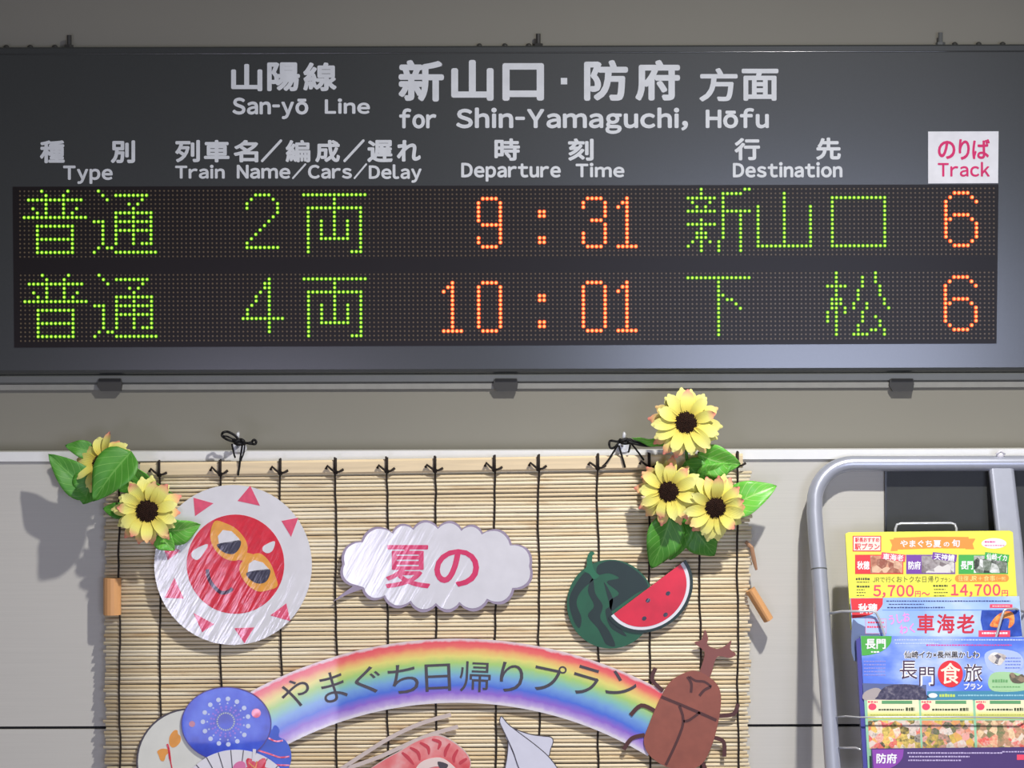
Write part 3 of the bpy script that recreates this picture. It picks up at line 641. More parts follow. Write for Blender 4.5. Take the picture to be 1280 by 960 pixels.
uchi = thing('dragonfly_fan', 'white round paper fan with black rim and an orange dragonfly', 'paper fan', PAPER(236, 1005))
poly('black_rim', ell(238, 952, 67.5, 67), PAPER, 0, T, P_text, uchi); poly('fan_face', ell(238.4, 952, 65.6, 65), PAPER, T, T+e, paper('cream_paper', (226, 226, 216)), uchi)
c6 = lambda pts: cp(pts, 130, 780, 4)
for wg in ([(328, 595), (330, 560), (350, 532), (368, 530), (372, 548), (385, 562), (382, 590), (360, 612), (340, 614)], [(320, 625), (290, 622), (268, 635), (275, 655), (285, 680), (302, 682), (312, 655), (326, 640)]):
    poly('dragonfly_wing', smooth(c6(wg), 4), PAPER, T+e, T+2*e, paper('dragonfly_orange', (238, 160, 66), noise=.15), uchi)
poly('dragonfly_body', stroke(smooth(c6([(318, 598), (326, 625), (332, 670), (344, 730)]), 4, False), [2.5]*9 + [1.4]*4), PAPER, T+2*e, T+3*e, P_red, uchi)

FH = .004
blue = thing('firework_fan', 'round blue paper fan with a white dotted firework pattern', 'paper fan', PAPER(284, 950))
egg = [(283.5 + 56.3*math.cos(a), 904 + (46 if math.sin(a) < 0 else 47)*math.sin(a)) for a in (2*PI*i/56 for i in range(56))]
P_blue = ramp_mat('fan_blue', [(.3, (40, 56, 176)), (.5, (62, 92, 222)), (.7, (92, 124, 240))], 'noise', scale=22, rough=.4, coat=.2)
poly('purple_edge', egg, PAPER, FH-.0015, FH+T, paper('purple_edge', (96, 80, 150)), blue)
poly('fan_face', [(283.5+(x-283.5)*.978, 904+(yv-904)*.978) for x, yv in egg], PAPER, FH+T, FH+T+e, P_blue, blue)
pr = MB(); P_dot = paper('pale_blue_dot', (214, 224, 250))
for rr, nn, s in ((28.5, 15, 2.9), (23, 15, 1.1), (18.5, 18, 1.3), (15, 18, 1.2)):
    for i in range(nn):
        a = 2*PI*i/nn + .2
        poly_mb(pr, ell(283 + rr*math.cos(a), 901 + rr*math.sin(a), s, s, 10), PAPER, FH+T+e, FH+T+2*e, 0 if rr > 20 else 1)
for i in range(24):
    a = 2*PI*i/24; poly_mb(pr, ell(283 + 10.7*math.cos(a), 901 + 10.7*math.sin(a), 1.0, 1.0, 8), PAPER, FH+T+e, FH+T+2*e, 2)
obj('firework_dots', pr, [P_dot, paper('violet_dot', (168, 130, 226)), paper('cream_dot', (214, 222, 200))], blue)
for x, yv, r_, m_ in ((321, 890.5, 5.8, P_pink), (241, 904, 3.8, paper('peach', (214, 150, 170))), ):
    poly('coloured_dot', ell(x, yv, r_, r_, 18), PAPER, FH+T+e, FH+T+2*e, m_, blue)
YH = .0025
yo = thing('water_yoyo_cutout', 'small blue striped water balloon cut-out beside the blue fan', 'paper decoration', PAPER(338, 968))
poly('balloon', smooth([(338, 914), (344, 906), (350, 912), (349, 920), (358, 926), (364, 940), (363, 955), (354, 972), (338, 978), (322, 968), (316, 950), (320, 930)], 5), PAPER, YH-.0015, YH+.001, paper('balloon_blue', (72, 104, 214), noise=.15, scale=30), yo)
for q in ([(336, 922), (345, 926), (354, 925)], [(322, 937), (338, 942), (350, 946), (362, 945)], [(324, 950), (340, 955), (362, 956)]):
    poly('balloon_stripe', stroke(smooth(q, 4, False), 2.0), PAPER, YH+.001, YH+.0015, P_pink, yo)
FF = .0075
ffan = thing('folding_fan_cutout', 'white folding fan cut-out with dark ribs and a red flower', 'paper fan', PAPER(294, 1018, 0))
fc = (296, 1012); fp = [(fc[0] + 76*math.cos(math.radians(a)), fc[1] + 76*math.sin(math.radians(a))) for a in range(205, 322, 4)] + [(fc[0] + 18*math.cos(math.radians(a)), fc[1] + 18*math.sin(math.radians(a))) for a in range(320, 204, -8)]
poly('fan_leaf', fp, PAPER, FF-.002, FF, P_white, ffan)
for a in range(205, 322, 12):
    a = math.radians(a); poly('rib_line', stroke([(fc[0]+18*math.cos(a), fc[1]+18*math.sin(a)), (fc[0]+76*math.cos(a), fc[1]+76*math.sin(a))], 1.1), PAPER, FF, FF+e, P_text, ffan)
pet = []
for i in range(48):
    a = 2*PI*i/48; q = 15 + 4*math.cos(6*a); pet.append((321 + q*1.15*math.cos(a), 963 + q*math.sin(a)))
fl = poly('red_flower', pet, PAPER, FF+e, FF+2*e, P_red, ffan)
poly('flower_petal', ell(300, 958, 9, 7, 18, -40), PAPER, FF+e, FF+2*e, paper('flower_pink', (228, 120, 170)), ffan)
poly('chopstick', stroke([(319, 935), (318, 950)], 4), PAPER, FF+2*e, FF+3*e, P_white, ffan)
for q in ([(312, 952), (321, 960), (332, 966)], [(322, 950), (320, 962), (316, 972)]): poly('flower_thread', stroke(q, 1.2), PAPER, FF+2*e, FF+3*e, P_orange, ffan)

shrimp = thing('prawn_cutout', 'red striped curled prawn paper cut-out under the rainbow', 'paper decoration', PAPER(520, 1000))
c7 = lambda pts: cp(pts, 400, 880, 4)
P_ant = paper('prawn_feeler_paper', (206, 190, 182)); P_sh = ramp_mat('prawn_red', [(.32, (222, 84, 90)), (.55, (238, 140, 140)), (.75, (240, 200, 196))], 'noise', scale=30, rough=.45, coat=.3)
for q in ([(90, 335), (200, 262), (350, 168), (500, 98), (655, 52)], [(140, 320), (300, 262), (460, 190), (560, 150), (690, 112)]):
    poly('feeler', stroke(smooth(c7(q), 5, False), 5.0), PAPER, 0, T, P_ant, shrimp)
bo = smooth(c7([(200, 360), (260, 318), (340, 268), (400, 236), (480, 188), (560, 160), (615, 164), (680, 200), (735, 252), (750, 310), (700, 400), (560, 440), (400, 440), (240, 420)]), 5)
poly('pale_edge', [(540+(x-540)*1.02, 955+(yv-955)*1.05) for x, yv in bo], PAPER, .001, .001+T, P_ant, shrimp)
poly('prawn_body', bo, PAPER, .001+T, .001+T+e, P_sh, shrimp)
P_sd = paper('prawn_stripe', (204, 62, 74)); P_sp = paper('prawn_pale', (236, 214, 206))
for q in ([(560, 175), (600, 190), (590, 225)], [(500, 190), (540, 215), (545, 250)], [(450, 215), (490, 240), (500, 280)], [(410, 240), (440, 265), (470, 300)], [(650, 195), (630, 230), (625, 262)], [(690, 225), (670, 262), (672, 290)], [(735, 270), (705, 290), (700, 300)]):
    poly('shell_stripe', stroke(smooth(c7(q), 4, False), [1+3.4*math.sin(PI*min(1, (i+1)/9.5)) for i in range(9)]), PAPER, .001+T+e, .001+T+2*e, P_sd, shrimp)
poly('prawn_belly', smooth(c7([(480, 320), (520, 280), (600, 265), (660, 300), (690, 340), (640, 330), (590, 310), (540, 320), (500, 340)]), 4), PAPER, .001+T+e, .001+T+2*e, P_sp, shrimp)
poly('prawn_eye', smooth(c7([(590, 285), (640, 300), (625, 325), (600, 318)]), 4), PAPER, .001+T+2*e, .001+T+3*e, P_text, shrimp)

squid = thing('squid_cutout', 'white squid paper cut-out with dark outline beside the beetle', 'paper decoration', PAPER(655, 1010))
P_sq = paper('squid_white', (218, 218, 232))
def outlined(name, pts, h, parent, k=5):
    s = smooth(c7(pts), k); cx = sum(p[0] for p in s)/len(s); cy = sum(p[1] for p in s)/len(s)
    o = poly(name, s, PAPER, h, h+.0012, P_text, parent)
    ins = []
    for i, (x, yv) in enumerate(s):
        a, b = s[i-1], s[(i+1) % len(s)]; dx, dy = b[0]-a[0], b[1]-a[1]; L_ = math.hypot(dx, dy) or 1; nx, ny = -dy/L_, dx/L_
        if nx*(cx-x)+ny*(cy-yv) < 0: nx, ny = -nx, -ny
        ins.append((x+nx*1.1, yv+ny*1.1))
    poly(name + '_face', ins, PAPER, h+.0012, h+.0016, P_sq, o); return o
outlined('right_fin', [(955, 112), (1000, 132), (1060, 150), (1120, 158), (1155, 163), (1168, 185), (1155, 225), (1140, 262), (1080, 220), (1010, 160)], .001, squid)
outlined('left_fin', [(932, 150), (938, 200), (932, 270), (922, 330), (920, 420), (990, 420), (1004, 330), (965, 235)], .001, squid)
outlined('mantle', [(908, 58), (896, 85), (912, 125), (936, 175), (965, 240), (985, 300), (1010, 360), (1040, 440), (1180, 460), (1230, 400), (1190, 320), (1140, 255), (1070, 195), (990, 135), (940, 95)], .0024, squid, 4)

# ------------------------------------------------------------------ artificial sunflowers
def petal_material():
    m = bpy.data.materials.new('sunflower_petal_cloth'); m.use_nodes = True; nt = m.node_tree; N = nt.nodes; L = nt.links
    b = N['Principled BSDF']; b.inputs['Roughness'].default_value = .6; b.inputs['Specular IOR Level'].default_value = .2
    tc = N.new('ShaderNodeTexCoord'); se = N.new('ShaderNodeSeparateXYZ'); L.new(tc.outputs['UV'], se.inputs[0])
    r = N.new('ShaderNodeValToRGB'); L.new(se.outputs['Y'], r.inputs[0])
    r.color_ramp.elements.new(.5)
    for e_, (p, c) in zip(r.color_ramp.elements, ((0, (226, 200, 82)), (.4, (244, 236, 118)), (1, (248, 244, 156)))): e_.position = p; e_.color = srgb(*c)  # yellow deepened towards the seed head, with shading there put into the colour
    oi = N.new('ShaderNodeObjectInfo')
    mr = N.new('ShaderNodeMapRange'); mr.inputs[1].default_value = .60; mr.inputs[2].default_value = 1.0; L.new(se.outputs['Y'], mr.inputs[0])
    m2 = N.new('ShaderNodeMapRange'); m2.inputs[1].default_value = .45; m2.inputs[2].default_value = .72; L.new(oi.outputs['Random'], m2.inputs[0])
    mu = N.new('ShaderNodeMath'); mu.operation = 'MULTIPLY'; L.new(mr.outputs[0], mu.inputs[0]); L.new(m2.outputs[0], mu.inputs[1])
    mx = N.new('ShaderNodeMix'); mx.data_type = 'RGBA'; L.new(mu.outputs[0], mx.inputs[0]); L.new(r.outputs[0], mx.inputs[6]); mx.inputs[7].default_value = srgb(250, 138, 132)
    L.new(mx.outputs[2], b.inputs['Base Color'])
    wv = N.new('ShaderNodeTexWave'); wv.inputs['Scale'].default_value = 3.2; wv.inputs['Distortion'].default_value = 1; L.new(tc.outputs['UV'], wv.inputs['Vector'])
    bu = N.new('ShaderNodeBump'); bu.inputs['Strength'].default_value = .25; bu.inputs['Distance'].default_value = .001; L.new(wv.outputs['Fac'], bu.inputs['Height']); L.new(bu.outputs[0], b.inputs['Normal'])
    return m
def leaf_material(name, c1, c2, vein, rough=.35):
    m = bpy.data.materials.new(name); m.use_nodes = True; nt = m.node_tree; N = nt.nodes; L = nt.links
    b = N['Principled BSDF']; b.inputs['Roughness'].default_value = rough; b.inputs['Specular IOR Level'].default_value = .5
    tc = N.new('ShaderNodeTexCoord'); se = N.new('ShaderNodeSeparateXYZ'); L.new(tc.outputs['UV'], se.inputs[0])
    def math_(op, a, bb=None):
        n_ = N.new('ShaderNodeMath'); n_.operation = op
        for i, q in enumerate((a, bb)):
            if q is None: continue
            if isinstance(q, (int, float)): n_.inputs[i].default_value = q
            else: L.new(q, n_.inputs[i])
        return n_.outputs[0]
    ax = math_('ABSOLUTE', math_('SUBTRACT', se.outputs['X'], .5))
    mid = math_('LESS_THAN', ax, .022)
    q = math_('FRACT', math_('MULTIPLY', math_('SUBTRACT', se.outputs['Y'], math_('MULTIPLY', ax, .7)), 6.5))
    sv = math_('LESS_THAN', math_('ABSOLUTE', math_('SUBTRACT', q, .5)), .055)
    ve = math_('MAXIMUM', mid, sv)
    no = N.new('ShaderNodeTexNoise'); no.inputs['Scale'].default_value = 60; L.new(tc.outputs['Object'], no.inputs['Vector'])
    mx = N.new('ShaderNodeMix'); mx.data_type = 'RGBA'; L.new(no.outputs['Fac'], mx.inputs[0]); mx.inputs[6].default_value = srgb(*c1); mx.inputs[7].default_value = srgb(*c2)
    m2 = N.new('ShaderNodeMix'); m2.data_type = 'RGBA'; L.new(math_('MULTIPLY', ve, .6), m2.inputs[0]); L.new(mx.outputs[2], m2.inputs[6]); m2.inputs[7].default_value = srgb(*vein)
    L.new(m2.outputs[2], b.inputs['Base Color'])
    bu = N.new('ShaderNodeBump'); bu.inputs['Strength'].default_value = .5; bu.inputs['Distance'].default_value = .0012; L.new(ve, bu.inputs['Height']); bu.invert = True; L.new(bu.outputs[0], b.inputs['Normal'])
    return m
M_petal = petal_material()
M_leaf = leaf_material('cloth_leaf_green', (98, 190, 62), (132, 214, 88), (190, 232, 140))
M_leafd = leaf_material('cloth_leaf_deep_green', (64, 134, 42), (92, 164, 56), (130, 190, 92), .5)
M_seed = ramp_mat('sunflower_seed_head', [(.35, (30, 17, 12)), (.6, (58, 34, 22)), (.8, (88, 54, 36))], 'noise', scale=700, rough=.9, coat=0)
M_stem = mat('green_stem', (84, 136, 60), rough=.6)
def leaf(parent, base, tip, wpx, hb, ht, m, bend=6, twist=0.0, name='leaf'):
    """base, tip: px; hb, ht: distance in front of the partition"""
    a, b = PART(*base, hb), PART(*tip, ht); ax = b - a; Ln = ax.length; ax.normalize()
    nrm = Vector((0, -1, 0)); nrm = (nrm - ax*nrm.dot(ax)).normalized(); nrm = Matrix.Rotation(twist, 3, ax) @ nrm; sd = ax.cross(nrm)
    NU, NV = 14, 8; mb = MB(); vs = []; uv = []
    for i in range(NU+1):
        u = i/NU
        wd = wpx*U * (math.sin(PI*min(1, u**.62))**.85 if 0 < u < 1 else 0) * .5 + (.0006 if u < 1 else 0)
        for j in range(NV+1):
            v = 2*j/NV - 1
            z = math.sin(PI*u)*bend*U + abs(v)*wd*.38 - v*v*wd*.12 + .0012*math.sin(u*14)*abs(v)
            vs.append(a + ax*(u*Ln) + sd*(wd*v) + nrm*z); uv.append((j/NV, u))
    fs = [(i*(NV+1)+j, i*(NV+1)+j+1, (i+1)*(NV+1)+j+1, (i+1)*(NV+1)+j) for i in range(NU) for j in range(NV)]
    mb.add(vs, fs, uv); o = obj(name, mb, m, parent, smooth=True)
    so = o.modifiers.new('thick', 'SOLIDIFY'); so.thickness = .0006; return o
def sunflower(cx, cy, hgt, axis, rad, disc, label, seed, stem_to, n_out=14, n_in=11):
    k = random.Random(seed); C = PART(cx, cy, hgt); ax = Vector(axis).normalized()
    t = thing('artificial_sunflower', label, 'artificial flower', C, 'artificial sunflowers')
    upv = Vector((0, 0, 1)); upv = upv - ax*upv.dot(ax)
    upv = upv.normalized() if upv.length > .1 else Vector((0, -1, 0)); rt = upv.cross(ax).normalized()
    for layer, n_ in ((0, n_out), (1, n_in)):
        for i in range(n_):
            ang = 2*PI*(i + .5*layer)/n_ + k.uniform(-.13, .13); d = rt*math.cos(ang) + upv*math.sin(ang); sd = ax.cross(d)
            L0 = disc*.72*U; Lp = (rad*k.uniform(.90, 1.06) - disc*.72)*U * (1 if layer == 0 else .90); W = rad*U*k.uniform(.15, .19)
            lift = k.uniform(-.12, .22) + .34*layer; roll_ = k.uniform(-.35, .35); NU, NV = 12, 4; vs = []; uv = []
            for a in range(NU+1):
                u = a/NU; wd = W*math.sin(PI*(.10 + .82*u**.95))**.65
                for b in range(NV+1):
                    v = 2*b/NV - 1
                    z = Lp*(lift*u - .30*u*u) + .22*W*v*v*(1-u*.4) + roll_*v*wd*.8 - layer*-.0022
                    tipb = -.13*Lp*v*v*u**8
                    vs.append(C + d*(L0 + Lp*u*.97 + tipb) + sd*(wd*v) + ax*z); uv.append((b/NV, u))
            fs = [(a*(NV+1)+b, a*(NV+1)+b+1, (a+1)*(NV+1)+b+1, (a+1)*(NV+1)+b) for a in range(NU) for b in range(NV)]
            mb = MB(); mb.add(vs, fs, uv); obj('petal', mb, M_petal, t, smooth=True)
    # bristly seed head
    mb = MB(); dome(mb, C + ax*-.001, ax, disc*U, disc*U*.42, 30, 8)
    for v in mb.v:
        q = (v - C); v += q.normalized()*k.uniform(-.0007, .0009)
    for i in range(170):
        a = i*2.39996; q = disc*U*math.sqrt(i/170)*.97
        p = C + (rt*math.cos(a) + upv*math.sin(a))*q + ax*(disc*U*.42*math.sqrt(max(0, 1-(q/(disc*U))**2)) - .0012)
        dome(mb, p, (ax + (p-C).normalized()*.5), .0010, .0022, 5, 2)
    obj('seed_head', mb, M_seed, t, label='dark brown seed head')
    mb = MB(); dome(mb, C - ax*.001, -ax, disc*.9*U, .010, 12, 4); obj('calyx', mb, M_stem, t, smooth=True)
    e_ = PART(*stem_to); b_ = C - ax*.008
    tube(mb := MB(), [b_, b_ - ax*.012 + (e_-b_)*.1, b_.lerp(e_, .5) - ax*.012, e_], 1.9*U, 8); obj('stem', mb, M_stem, t, smooth=True)
    return t
# right-hand bunch
s1 = sunflower(851, 527, .085, (-.02, -1, .08), 46, 15.5, 'topmost sunflower of the right bunch, in front of the grey wall', 1, (858, 596, .03))
leaf(s1, (868, 566), (921, 578), 42, .055, .050, M_leaf, 12, .3)
leaf(s1, (838, 548), (788, 546), 17, .045, .040, M_leaf, 4, -.9)
leaf(s1, (853, 575), (882, 606), 34, .050, .055, M_leafd, 4, .2)
s2 = sunflower(831, 611, .075, (-.20, -1, .0), 43, 14.8, 'lower left sunflower of the right bunch, over the bamboo slat', 2, (850, 640, .03))
leaf(s2, (836, 640), (812, 708), 46, .050, .034, M_leafd, 6, -.15)
leaf(s2, (850, 640), (836, 698), 42, .042, .030, M_leafd, 5, .25)
s3 = sunflower(887, 630, .078, (.12, -1, -.12), 43, 15, 'lower right sunflower of the right bunch, beside the white panel', 3, (868, 650, .03))
leaf(s3, (903, 634), (965, 605), 42, .050, .055, M_leaf, 7, -.35)
leaf(s3, (868, 595), (910, 578), 30, .052, .060, M_leaf, 5, .3)
leaf(s3, (862, 655), (890, 692), 42, .045, .036, M_leafd, 5, .1)
# left-hand bunch
s4 = sunflower(195, 635, .072, (.05, -1, .05), 44, 16, 'front-facing sunflower at the upper left corner of the reed blind', 4, (172, 610, .03))
leaf(s4, (212, 660), (258, 652), 38, .052, .056, M_leaf, 5, .5)
leaf(s4, (206, 664), (226, 684), 26, .050, .054, M_leaf, 4, .1)
leaf(s4, (164, 640), (134, 634), 20, .034, .030, M_leafd, 3, .3)
leaf(s4, (196, 600), (154, 612), 26, .040, .034, M_leafd, 3, .4)
leaf(s4, (176, 582), (224, 614), 15, .050, .055, M_leaf, 5, .7)
s5 = sunflower(137, 577, .050, (-.30, -.80, .50), 42, 14, 'sunflower seen from the side, far left, half hidden by a leaf', 5, (160, 606, .03))
leaf(s5, (178, 562), (134, 622), 52, .085, .100, M_leafd, 6, .25)
leaf(s5, (124, 618), (70, 566), 40, .040, .050, M_leafd, 5, .2)
leaf(s5, (128, 590), (112, 628), 44, .045, .045, M_leafd, 4, .1)
leaf(s5, (122, 565), (88, 556), 22, .030, .034, M_leafd, 3, .3)

# ------------------------------------------------------------------ black panel on the partition
M_bp = mat('satin_black_panel', (58, 60, 60), rough=.5, spec=.4)
bp = thing('black_notice_panel', 'black panel fixed to the white wall behind the leaflet rack', 'panel', PART(1210, 770))
x0, x1 = PART(1106.5, 680).x, PART(1420, 680).x; z0, z1 = PART(1106, 775).z, PART(1106, 583).z
mb = box(MB(), (x0, -.006, z0), (x1, -.0004, z1)); obj('black_board', mb, M_bp, bp)
mb = MB(); box(mb, (x0-.0015, -.0075, z0), (x0+.0012, -.0004, z1)); obj('board_edge', mb, mat('black_edge', (26, 26, 28), rough=.3), bp)

# ------------------------------------------------------------------ leaflet rack
M_silver = mat('silver_lacquered_steel', (186, 190, 204), rough=.30, spec=.7, metal=.35, noise=.03)
M_wire = mat('bright_wire', (206, 208, 212), rough=.25, metal=.35, spec=.8, noise=.02)
rack = thing('leaflet_rack', 'silver tubular leaflet rack leaning against the white wall at the right', 'rack', RACK(1160, 1000))
path = [(1044, 1010), (1041, 960), (1033.5, 850), (1024, 714), (1020, 670), (1018, 640)] + [(1066 - 48*math.cos(a), 628 - 48.5*math.sin(a)) for a in (PI/2*i/10 for i in range(1, 11))] + [(1120, 579.6), (1200, 579.3), (1300, 579), (1420, 578.7)]
tube(mb := MB(), [RACK(x, yv, .0) for x, yv in path], 9.6*U, 18); fr = obj('tube_frame', mb, M_silver, rack, smooth=True)
tube(mb := MB(), [RACK(1023.9, 712.5), RACK(1023.8, 711)], 9.9*U, 18); obj('tube_joint', mb, M_rail, fr)
def bar_quad(name, pts_l, wpx, dep, m, parent):
    mb = MB(); vs = []; fs = []
    rr = 4.5*U
    prof = []
    hw, hd = wpx*U/2, dep
    for qx, qy, a0 in ((hw-rr, hd-rr, 0), (-hw+rr, hd-rr, 90), (-hw+rr, -hd+rr, 180), (hw-rr, -hd+rr, 270)):
        for i in range(5): a = math.radians(a0 + 22.5*i); prof.append((qx + rr*math.cos(a), qy + rr*math.sin(a)))
    n = len(prof)
    for p in pts_l:
        for qx, qy in prof: vs.append(p + Vector((qx, 0, 0)) + RACK.n*qy)
    for i in range(len(pts_l)-1): fs += [(i*n+j, i*n+(j+1) % n, (i+1)*n+(j+1) % n, (i+1)*n+j) for j in range(n)]
    fs += [tuple(range(n)), tuple(range((len(pts_l)-1)*n, len(pts_l)*n))]
    mb.add(vs, fs); return obj(name, mb, m, parent, smooth=False)
bar_quad('flat_post', [RACK(1251, 583, -.001), RACK(1262, 680, -.001), RACK(1292, 1010, -.001)], 31, .0075, M_silver, rack)
mb = MB(); dome(mb, RACK(1249, 571, .006), RACK.n, 4.5*U, .006, 10, 4); tube(mb, [RACK(1243, 570, .009), RACK(1249, 566, .012), RACK(1254, 570, .009)], 1.6*U, 7)
obj('white_cable_tie', mb, P_white, rack, smooth=True)
HB = {'a': .020, 'b': .032, 'c': .046, 'd': .062}
def wire(name, pts, r=1.3, parent=rack):
    tube(mb := MB(), [RACK(x, yv, h) for x, yv, h in pts], r*U, 8); return obj(name, mb, M_wire, parent, smooth=True)
wire('wire_back_loop', [(1117, 690, .014), (1117, 664, .014), (1119, 658.5, .014), (1124, 657, .014), (1186, 656.5, .014), (1191, 658, .014), (1193, 663, .014), (1193, 690, .014)], 1.6)
wire('wire_pocket', [(1035, 767.5, .004), (1048, 769, .030), (1058, 770.5, .040), (1084, 770.2, .041), (1089, 772, .041), (1093, 780, .041), (1100, 802, .041), (1103, 814, .041)], 1.5)
wire('wire_pocket', [(1280, 767, .008), (1262, 767, .038), (1250, 768, .042), (1246.5, 770, .042), (1244, 777, .042), (1237, 802, .042), (1235, 812, .042)], 1.5)
wire('wire_pocket', [(1043, 897, .004), (1053, 900, .04), (1066, 903.4, .058), (1100, 903.2, .059), (1180, 903, .059), (1262, 904, .059), (1290, 903, .04)], 1.0)
wire('wire_stay', [(1046, 935, .004), (1054, 938, .03), (1063, 940, .05), (1067, 943, .058)], 1.2)
wire('wire_stay', [(1271, 753, .010), (1271.5, 790, .014), (1272, 800, .016)], 2.4)

# leaflets
def ink(name, rgb): return paper('ink_' + name, rgb, coat=.25, rough=.4)
I_red = ink('red', (226, 50, 62)); I_white = ink('white', (238, 238, 240)); I_green = ink('green', (70, 176, 82)); I_purple = ink('purple', (120, 66, 168)); I_org = ink('orange', (255, 152, 66))
I_pink = ink('pink', (240, 76, 106)); I_dk = ink('dark', (62, 74, 44)); I_blk = ink('black', (44, 38, 52)); I_navy = ink('navy', (58, 72, 130)); I_mag = ink('magenta', (226, 70, 150))
def photo_mat(name, cols, scale): return ramp_mat(name, [(i/(len(cols)), c) for i, c in enumerate(cols)], 'voronoi', scale=scale, rough=.4, coat=.2)
def leaflet(name, label, quad, h, m, thick=.004, edge=None):
    t = thing(name, label, 'leaflet', RACK(quad[3][0], quad[3][1], h), 'travel leaflets in the rack')
    poly('paper_sheets', quad, RACK, h-thick, h, m, t)
    return t
def fine(parent, lines, pl, h, m, name='fine_print'):
    """lines of print too small to read: rows of tiny dashes"""
    mb = MB(); k = random.Random(len(lines)*7 + int(lines[0][0]))
    for x0, x1, yv, th in lines:
        x = x0
        while x < x1:
            w_ = k.uniform(1.6, 3.4); poly_mb(mb, rect(x, yv-th/2*k.uniform(.6, 1), min(x+w_, x1), yv+th/2), pl, h-.0002, h); x += w_ + k.uniform(.5, 1.0)
    return obj(name, mb, m, parent)
d = .0003
# yellow leaflet
h = HB['a']; Y = leaflet('travel_leaflet', 'yellow price leaflet at the top of the rack with an orange ribbon', [(1054, 671), (1058, 669), (1258, 667), (1262, 669), (1270, 790), (1061, 790)], h, paper('leaflet_yellow', (238, 232, 84), coat=.3))
bx = poly('plan_box', rect(1063, 673.5, 1098.5, 693), RACK, h, h+d, I_red, Y); poly('plan_box_face', rect(1064.2, 674.7, 1097.3, 691.8), RACK, h+d, h+2*d, ink('pale_pink', (250, 224, 214)), bx)
letter('lettering', [('駅長おすすめ', 1066, 676, 1096, 681.5), ('駅プラン', 1065.5, 683, 1096.5, 691)], RACK, h+3*d, I_red, bx, .02)
rb = poly('ribbon', [(1109, 678), (1114, 678), (1114, 676), (1160, 674.5), (1207, 675), (1207, 677), (1215.5, 677), (1212, 683.5), (1214, 690), (1203, 690), (1203, 689), (1160, 689), (1119, 690.5), (1119, 692), (1110, 692.5), (1112, 685)], RACK, h, h+d, I_org, Y)
letter('lettering', [('やまぐち夏', 1122, 679, 1173, 688), ('の', 1176, 681.5, 1183, 687), ('旬', 1186, 678, 1196, 687.5)], RACK, h+2*d, I_white, rb, .024)
bb = poly('white_bubble', ell(1238.5, 683, 15.5, 6.5), RACK, h, h+d, I_white, Y); fine(bb, [(1227, 1240, 681, 2), (1227, 1252, 685.5, 1)], RACK, h+2*d, I_mag)
for x0, x1, m_, nm, nx, jn, pc in ((1066, 1126, I_red, '秋穂', 'red', '車海老', [(196, 120, 96), (220, 160, 130), (150, 84, 70), (230, 190, 160)]), (1129.5, 1190.5, I_purple, '防府', 'purple', '天神鱧', [(70, 60, 66), (190, 184, 186), (120, 108, 112), (220, 216, 214)]), (1194.5, 1256, I_green, '長門', 'green', '仙崎イカ', [(214, 220, 214), (96, 110, 92), (240, 242, 240), (60, 66, 60)])):
    pb = poly('photo_frame', rect(x0, 697, x1, 721), RACK, h, h+d, m_, Y)
    poly('food_photo', rect(x0+19, 698.3, x1-1.2, 719.7), RACK, h+d, h+2*d, photo_mat('food_print', pc, 90), pb)
    letter('lettering', [(nm, x0+2.5, 705, x0+18, 715.5)], RACK, h+2*d, I_white, pb, .024)
    a_ = poly('name_flash', cp([(0, 0), (30, 3.5), (29, 12), (-1, 8.5)], x0+33, 693.8, 1), RACK, h+2*d, h+3*d, m_ if nx != 'red' else I_pink, pb)
    letter('lettering', [(jn, x0+34.5, 696.3, x0+60, 704.5, 5)], RACK, h+4*d, I_white, a_, .022)
letter('lettering', [('JRで行く', 1088, 724.5, 1115, 731.5), ('おトクな日帰り', 1117.5, 723.5, 1170, 731.5), ('プラン', 1172, 725.5, 1186, 731)], RACK, h+d, I_dk, Y, .012)
pill = poly('orange_pill', ell(1194.5, 726.5, 4.5, 4.5, 12, 0, 90, 270) + ell(1252.5, 726, 4.5, 4.5, 12, 0, -90, 90), RACK, h, h+d, I_org, Y)
letter('lettering', [('往復', 1194, 723, 1207, 730), ('JR', 1208.5, 723.5, 1217, 729.5), ('＋', 1218.5, 724, 1224, 729), ('食事', 1225.5, 723, 1240, 730), ('(一例)', 1241.5, 724, 1253, 729.5)], RACK, h+2*d, ink('cream_yellow', (250, 236, 150)), pill, .015)
letter('price_lettering', [('5,700', 1088.5, 734.5, 1139, 750.5), ('円', 1140.5, 742, 1147.5, 749), ('〜', 1148.5, 743.5, 1159, 747.5)], RACK, h+d, I_pink, Y, .022)
letter('price_lettering', [('14,700', 1185, 733.5, 1246.5, 749.5), ('円', 1248, 741, 1256, 748.5)], RACK, h+d, I_pink, Y, .022)
fine(Y, [(1067, 1085, 727, 3), (1068, 1084, 731, 1), (1068, 1085, 736.5, 2.4), (1068, 1078, 740.5, 1.1), (1068, 1079, 744, 1.1), (1068, 1078, 747.5, 1.1), (1163, 1181, 735.5, 2.4), (1164, 1178, 740, 1.1), (1164, 1181, 744, 1.1), (1164, 1178, 748, 1.1)], RACK, h+d, I_dk)
